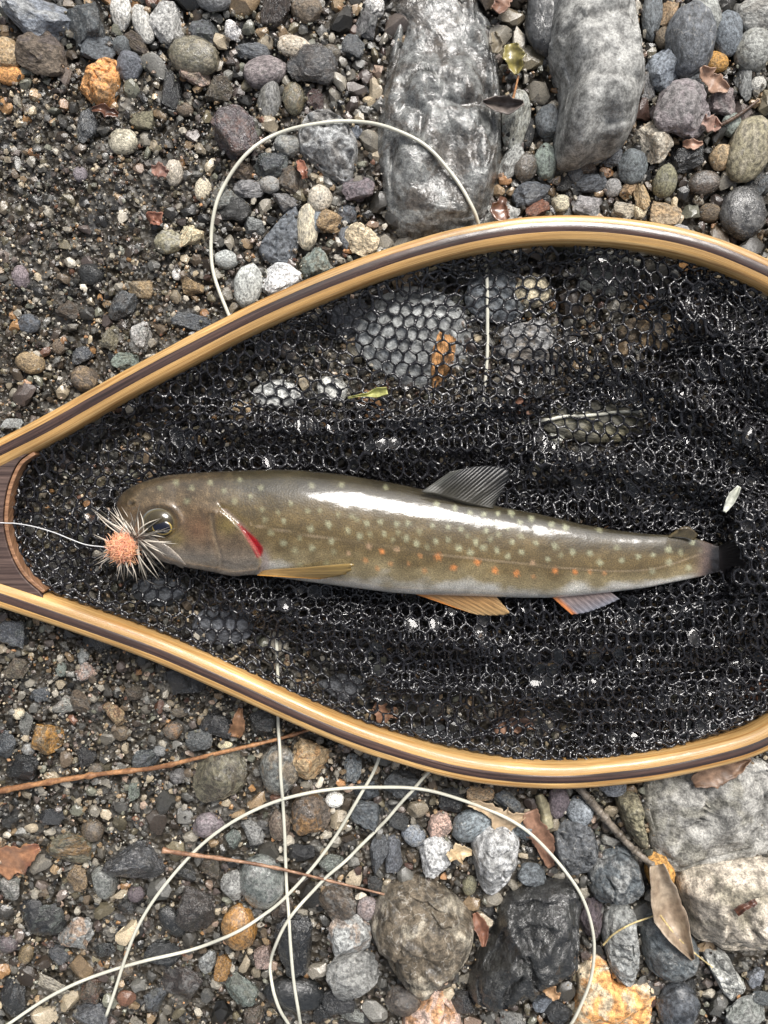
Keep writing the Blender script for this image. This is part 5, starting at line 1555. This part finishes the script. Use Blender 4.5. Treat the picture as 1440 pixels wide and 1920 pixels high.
leaf('dead_leaf', [(1318,225),(1335,232),(1352,235)], [8, 15, 4], .002, ((176, 128, 108), (196, 146, 122)), 'pinkish leaf fragment below the tan papery scrap', seed=6, jag=.2)
leaf('dead_leaf', [(1280,270),(1300,270),(1318,268)], [6, 9, 3], .002, ((186, 130, 98), (196, 140, 108)), 'small salmon leaf sliver above the black stone', seed=7, jag=.15)
leaf('dead_leaf', [(2,1640),(25,1612),(50,1600),(75,1590)], [14, 26, 22, 6], .002, ((150, 80, 46), (182, 112, 62)), 'wet orange-red leaf scrap lying by dark stones below the orange stem', wet=True, seed=8, jag=.2)
leaf('dead_leaf', [(440,1382),(446,1355),(452,1328)], [10, 13, 4], .002, ((140, 88, 48), (166, 108, 62)), 'orange-brown leaf piece propped beside the glossy black stone', seed=9, jag=.15)
leaf('dead_leaf', [(995,1520),(1010,1560),(1022,1600),(1035,1625)], [10, 22, 20, 5], .001, ((128, 82, 56), (158, 104, 72)), 'reddish brown dead leaf between the pale tapering stone and the slate', seed=10, jag=.22)
leaf('dead_leaf', [(1012,1490),(1020,1520),(1028,1555)], [8, 14, 9], .003, ((142, 130, 92), (168, 156, 112)), 'straw-coloured rolled leaf stub beside purple stone below the hoop', curl=-.0007, seed=11)
leaf('dead_leaf', [(880,1505),(920,1525),(950,1540),(985,1530)], [6, 14, 18, 4], .001, ((190, 154, 108), (208, 176, 132)), 'pale tan torn leaf under the curve of line', seed=12, jag=.3)
leaf('dead_leaf', [(842,1612),(862,1600),(885,1600)], [10, 14, 4], .003, ((204, 166, 110), (216, 184, 132)), 'small cream torn leaf beside the white-grey angular stone', seed=13, jag=.3)
leaf('dead_leaf', [(890,1712),(902,1740),(908,1775)], [5, 13, 3], .002, ((120, 66, 44), (148, 88, 58)), 'narrow red-brown leaf against the brown and tan rock', seed=14, jag=.15)
leaf('dead_leaf', [(1020,1845),(1034,1862),(1050,1868)], [6, 12, 4], .003, ((176, 120, 66), (196, 144, 88)), 'small amber leaf chip below the charcoal rock', seed=15, jag=.25)
leaf('dead_leaf', [(172,205),(195,205),(222,215)], [3, 10, 3], .002, ((104, 56, 36), (132, 76, 48)), 'dark red leaf scrap at the foot of the orange stone', wet=True, seed=16, jag=.25)
leaf('dead_leaf', [(278,412),(290,405),(302,420)], [8, 12, 4], .002, ((170, 92, 62), (184, 112, 80)), 'brick-red leaf bit on the dark sand', seed=17, jag=.25)
leaf('dead_leaf', [(284,318),(300,318),(314,326)], [7, 12, 8], .002, ((138, 82, 66), (160, 104, 82)), 'reddish leaf bit beside a small beige pebble', seed=18, jag=.2)
leaf('dead_leaf', [(560,300),(568,315),(572,335)], [4, 9, 4], .003, ((150, 72, 46), (168, 90, 58)), 'rust leaf sliver on the streaky rock in the line loop', wet=True, seed=19, jag=.2)
leaf('dead_leaf', [(928,20),(940,5),(955,-15)], [8, 18, 6], .003, ((140, 88, 62), (166, 112, 82)), 'brown leaf wedged at the far end of the long wet slab', seed=20, jag=.15)
leaf('dead_leaf', [(926,60),(932,80),(928,100)], [5, 12, 4], .004, ((112, 98, 72), (140, 124, 94)), 'curled drab leaf wedged against the long wet slab', seed=21, jag=.15)
leaf('dead_leaf', [(945,370),(938,395),(950,412)], [8, 14, 6], .002, ((110, 62, 38), (140, 84, 54)), 'wet brown leaf between the slab and the hoop', wet=True, seed=22, jag=.2)
leaf('leaf', [(652,746),(672,742),(690,740),(705,737),(726,732)], [1.2, 1.5, 3, 9, 7], 0, ((140, 148, 44), (176, 176, 72)), 'tiny yellow-green leaf with stalk caught on the netting', seed=23, jag=.05, z_abs=[.011, .012, .013, .0135, .014])
leaf('petal', [(1358,960),(1368,942),(1376,928),(1386,912)], [2.5, 7, 9, 3], 0, ((196, 198, 176), (220, 222, 204)), 'small whitish petal stuck to the folded netting above the tail', cat='petal', seed=24, jag=.04, z_abs=[.0195, .020, .0205, .021], vein=False)
leaf('bark_flake', [(1380,1712),(1395,1702),(1418,1690)], [6, 7, 5], .001, ((96, 48, 30), (120, 66, 42)), 'wet dark red bark flake on the chunky beige rock', cat='bark flake', wet=True, seed=25, jag=.1)
leaf('dead_leaf', [(970,750),(985,765),(1000,775)], [12, 17, 8], -.0005, ((150, 84, 54), (176, 108, 72)), 'brick-red leaf seen through the netting above the dorsal fin', seed=26, jag=.2)
leaf('dead_leaf', [(700,1325),(720,1335),(745,1340)], [12, 17, 8], -.0005, ((170, 108, 70), (190, 128, 86)), 'orange-brown leaf seen through the netting by the lower hoop', seed=27, jag=.2)
leaf('dead_leaf', [(1395,1300),(1415,1292),(1440,1290)], [8, 22, 18], .0005, ((182, 116, 84), (200, 136, 100)), 'salmon leaf seen through the netting beyond the tail', seed=28, jag=.2)
leaf('dead_leaf', [(925,1370),(960,1362),(1000,1360)], [8, 16, 8], .0005, ((172, 112, 76), (190, 130, 92)), 'copper leaf seen through the netting below the anal fin', seed=29, jag=.2)

def stem(name, pts, rads, cols, label, cat, lift=0.0005, n=120, nodes=0):
    rads = np.interp(np.linspace(0, 1, n), np.linspace(0, 1, len(rads)), rads)
    p = spline(pts, n)
    h = height(p[:, 0], p[:, 1])
    hm = np.array([h[max(0, i - 14):i + 15].max() for i in range(n)])
    z = smooth1(hm, 16) + rads + lift
    pth = P(p[:, 0], p[:, 1], z)
    u = np.linspace(0, 1, n)
    rad_ = rads * (1 + .14 * noise3(np.stack([u * 60, 0 * u, 0 * u], -1)))
    if nodes: rad_ = rad_ * (1 + .35 * np.maximum(0, np.cos(u * nodes * 2 * math.pi)) ** 12)
    V, F = tube(pth, rad_, 8)
    c0, c1 = lin(cols[0]), lin(cols[1])
    f = sstep(-.4, .4, noise3(np.stack([V[:, 0] * 260, V[:, 1] * 260, V[:, 2] * 900], -1)))[:, None]
    o = build(name, V, F, M['twig'], col=c0 * (1 - f) + c1 * f)
    tag(o, label, cat)
    return o
stem('plant_stem', [(-60,1496),(0,1483),(100,1465),(200,1450),(290,1440),(360,1424),(440,1405),(520,1386),(580,1368),(620,1350)], [.0013, .0012, .0010, .0008, .0006], ((122, 84, 56), (172, 126, 86)), 'long orange-brown dry stem slipping under the hoop', 'stem', nodes=9)
stem('plant_stem', [(305,1594),(340,1600),(430,1612),(520,1628),(620,1652),(725,1678)], [.0010, .0007, .00055, .00045], ((122, 88, 66), (170, 132, 104)), 'short reddish dry stem under the crossing line strands', 'stem', nodes=4)
stem('twig', [(1078,1468),(1110,1505),(1150,1552),(1185,1590),(1222,1622)], [.0016, .0017, .0015, .0013], ((92, 84, 74), (134, 124, 112)), 'straight grey twig wedged between slate and finger-shaped stone', 'twig', nodes=5)
stem('straw', [(1131,1772),(1150,1752),(1185,1732),(1236,1714)], [.0004, .0004, .0003], ((190, 168, 116), (214, 196, 146)), 'thin bent straw lying across the long upright grey stone', 'straw', lift=.001)
stem('straw', [(1238,1716),(1265,1752),(1300,1785),(1336,1814)], [.0004, .0004, .0003], ((190, 168, 116), (214, 196, 146)), 'thin straight straw lying over the curled brown leaf', 'straw', lift=.0025)
stem('twig', [(1350,235),(1375,222),(1400,205),(1422,188)], [.0008, .0007, .0005], ((62, 46, 36), (92, 70, 54)), 'thin dark twig by the long olive cobble', 'twig')
stem('straw', [(962,185),(967,165),(972,142)], [.0005, .0004, .0004], ((160, 110, 70), (180, 136, 92)), 'short reddish stalk standing behind the leaf scrap on the slab', 'straw', lift=.002)
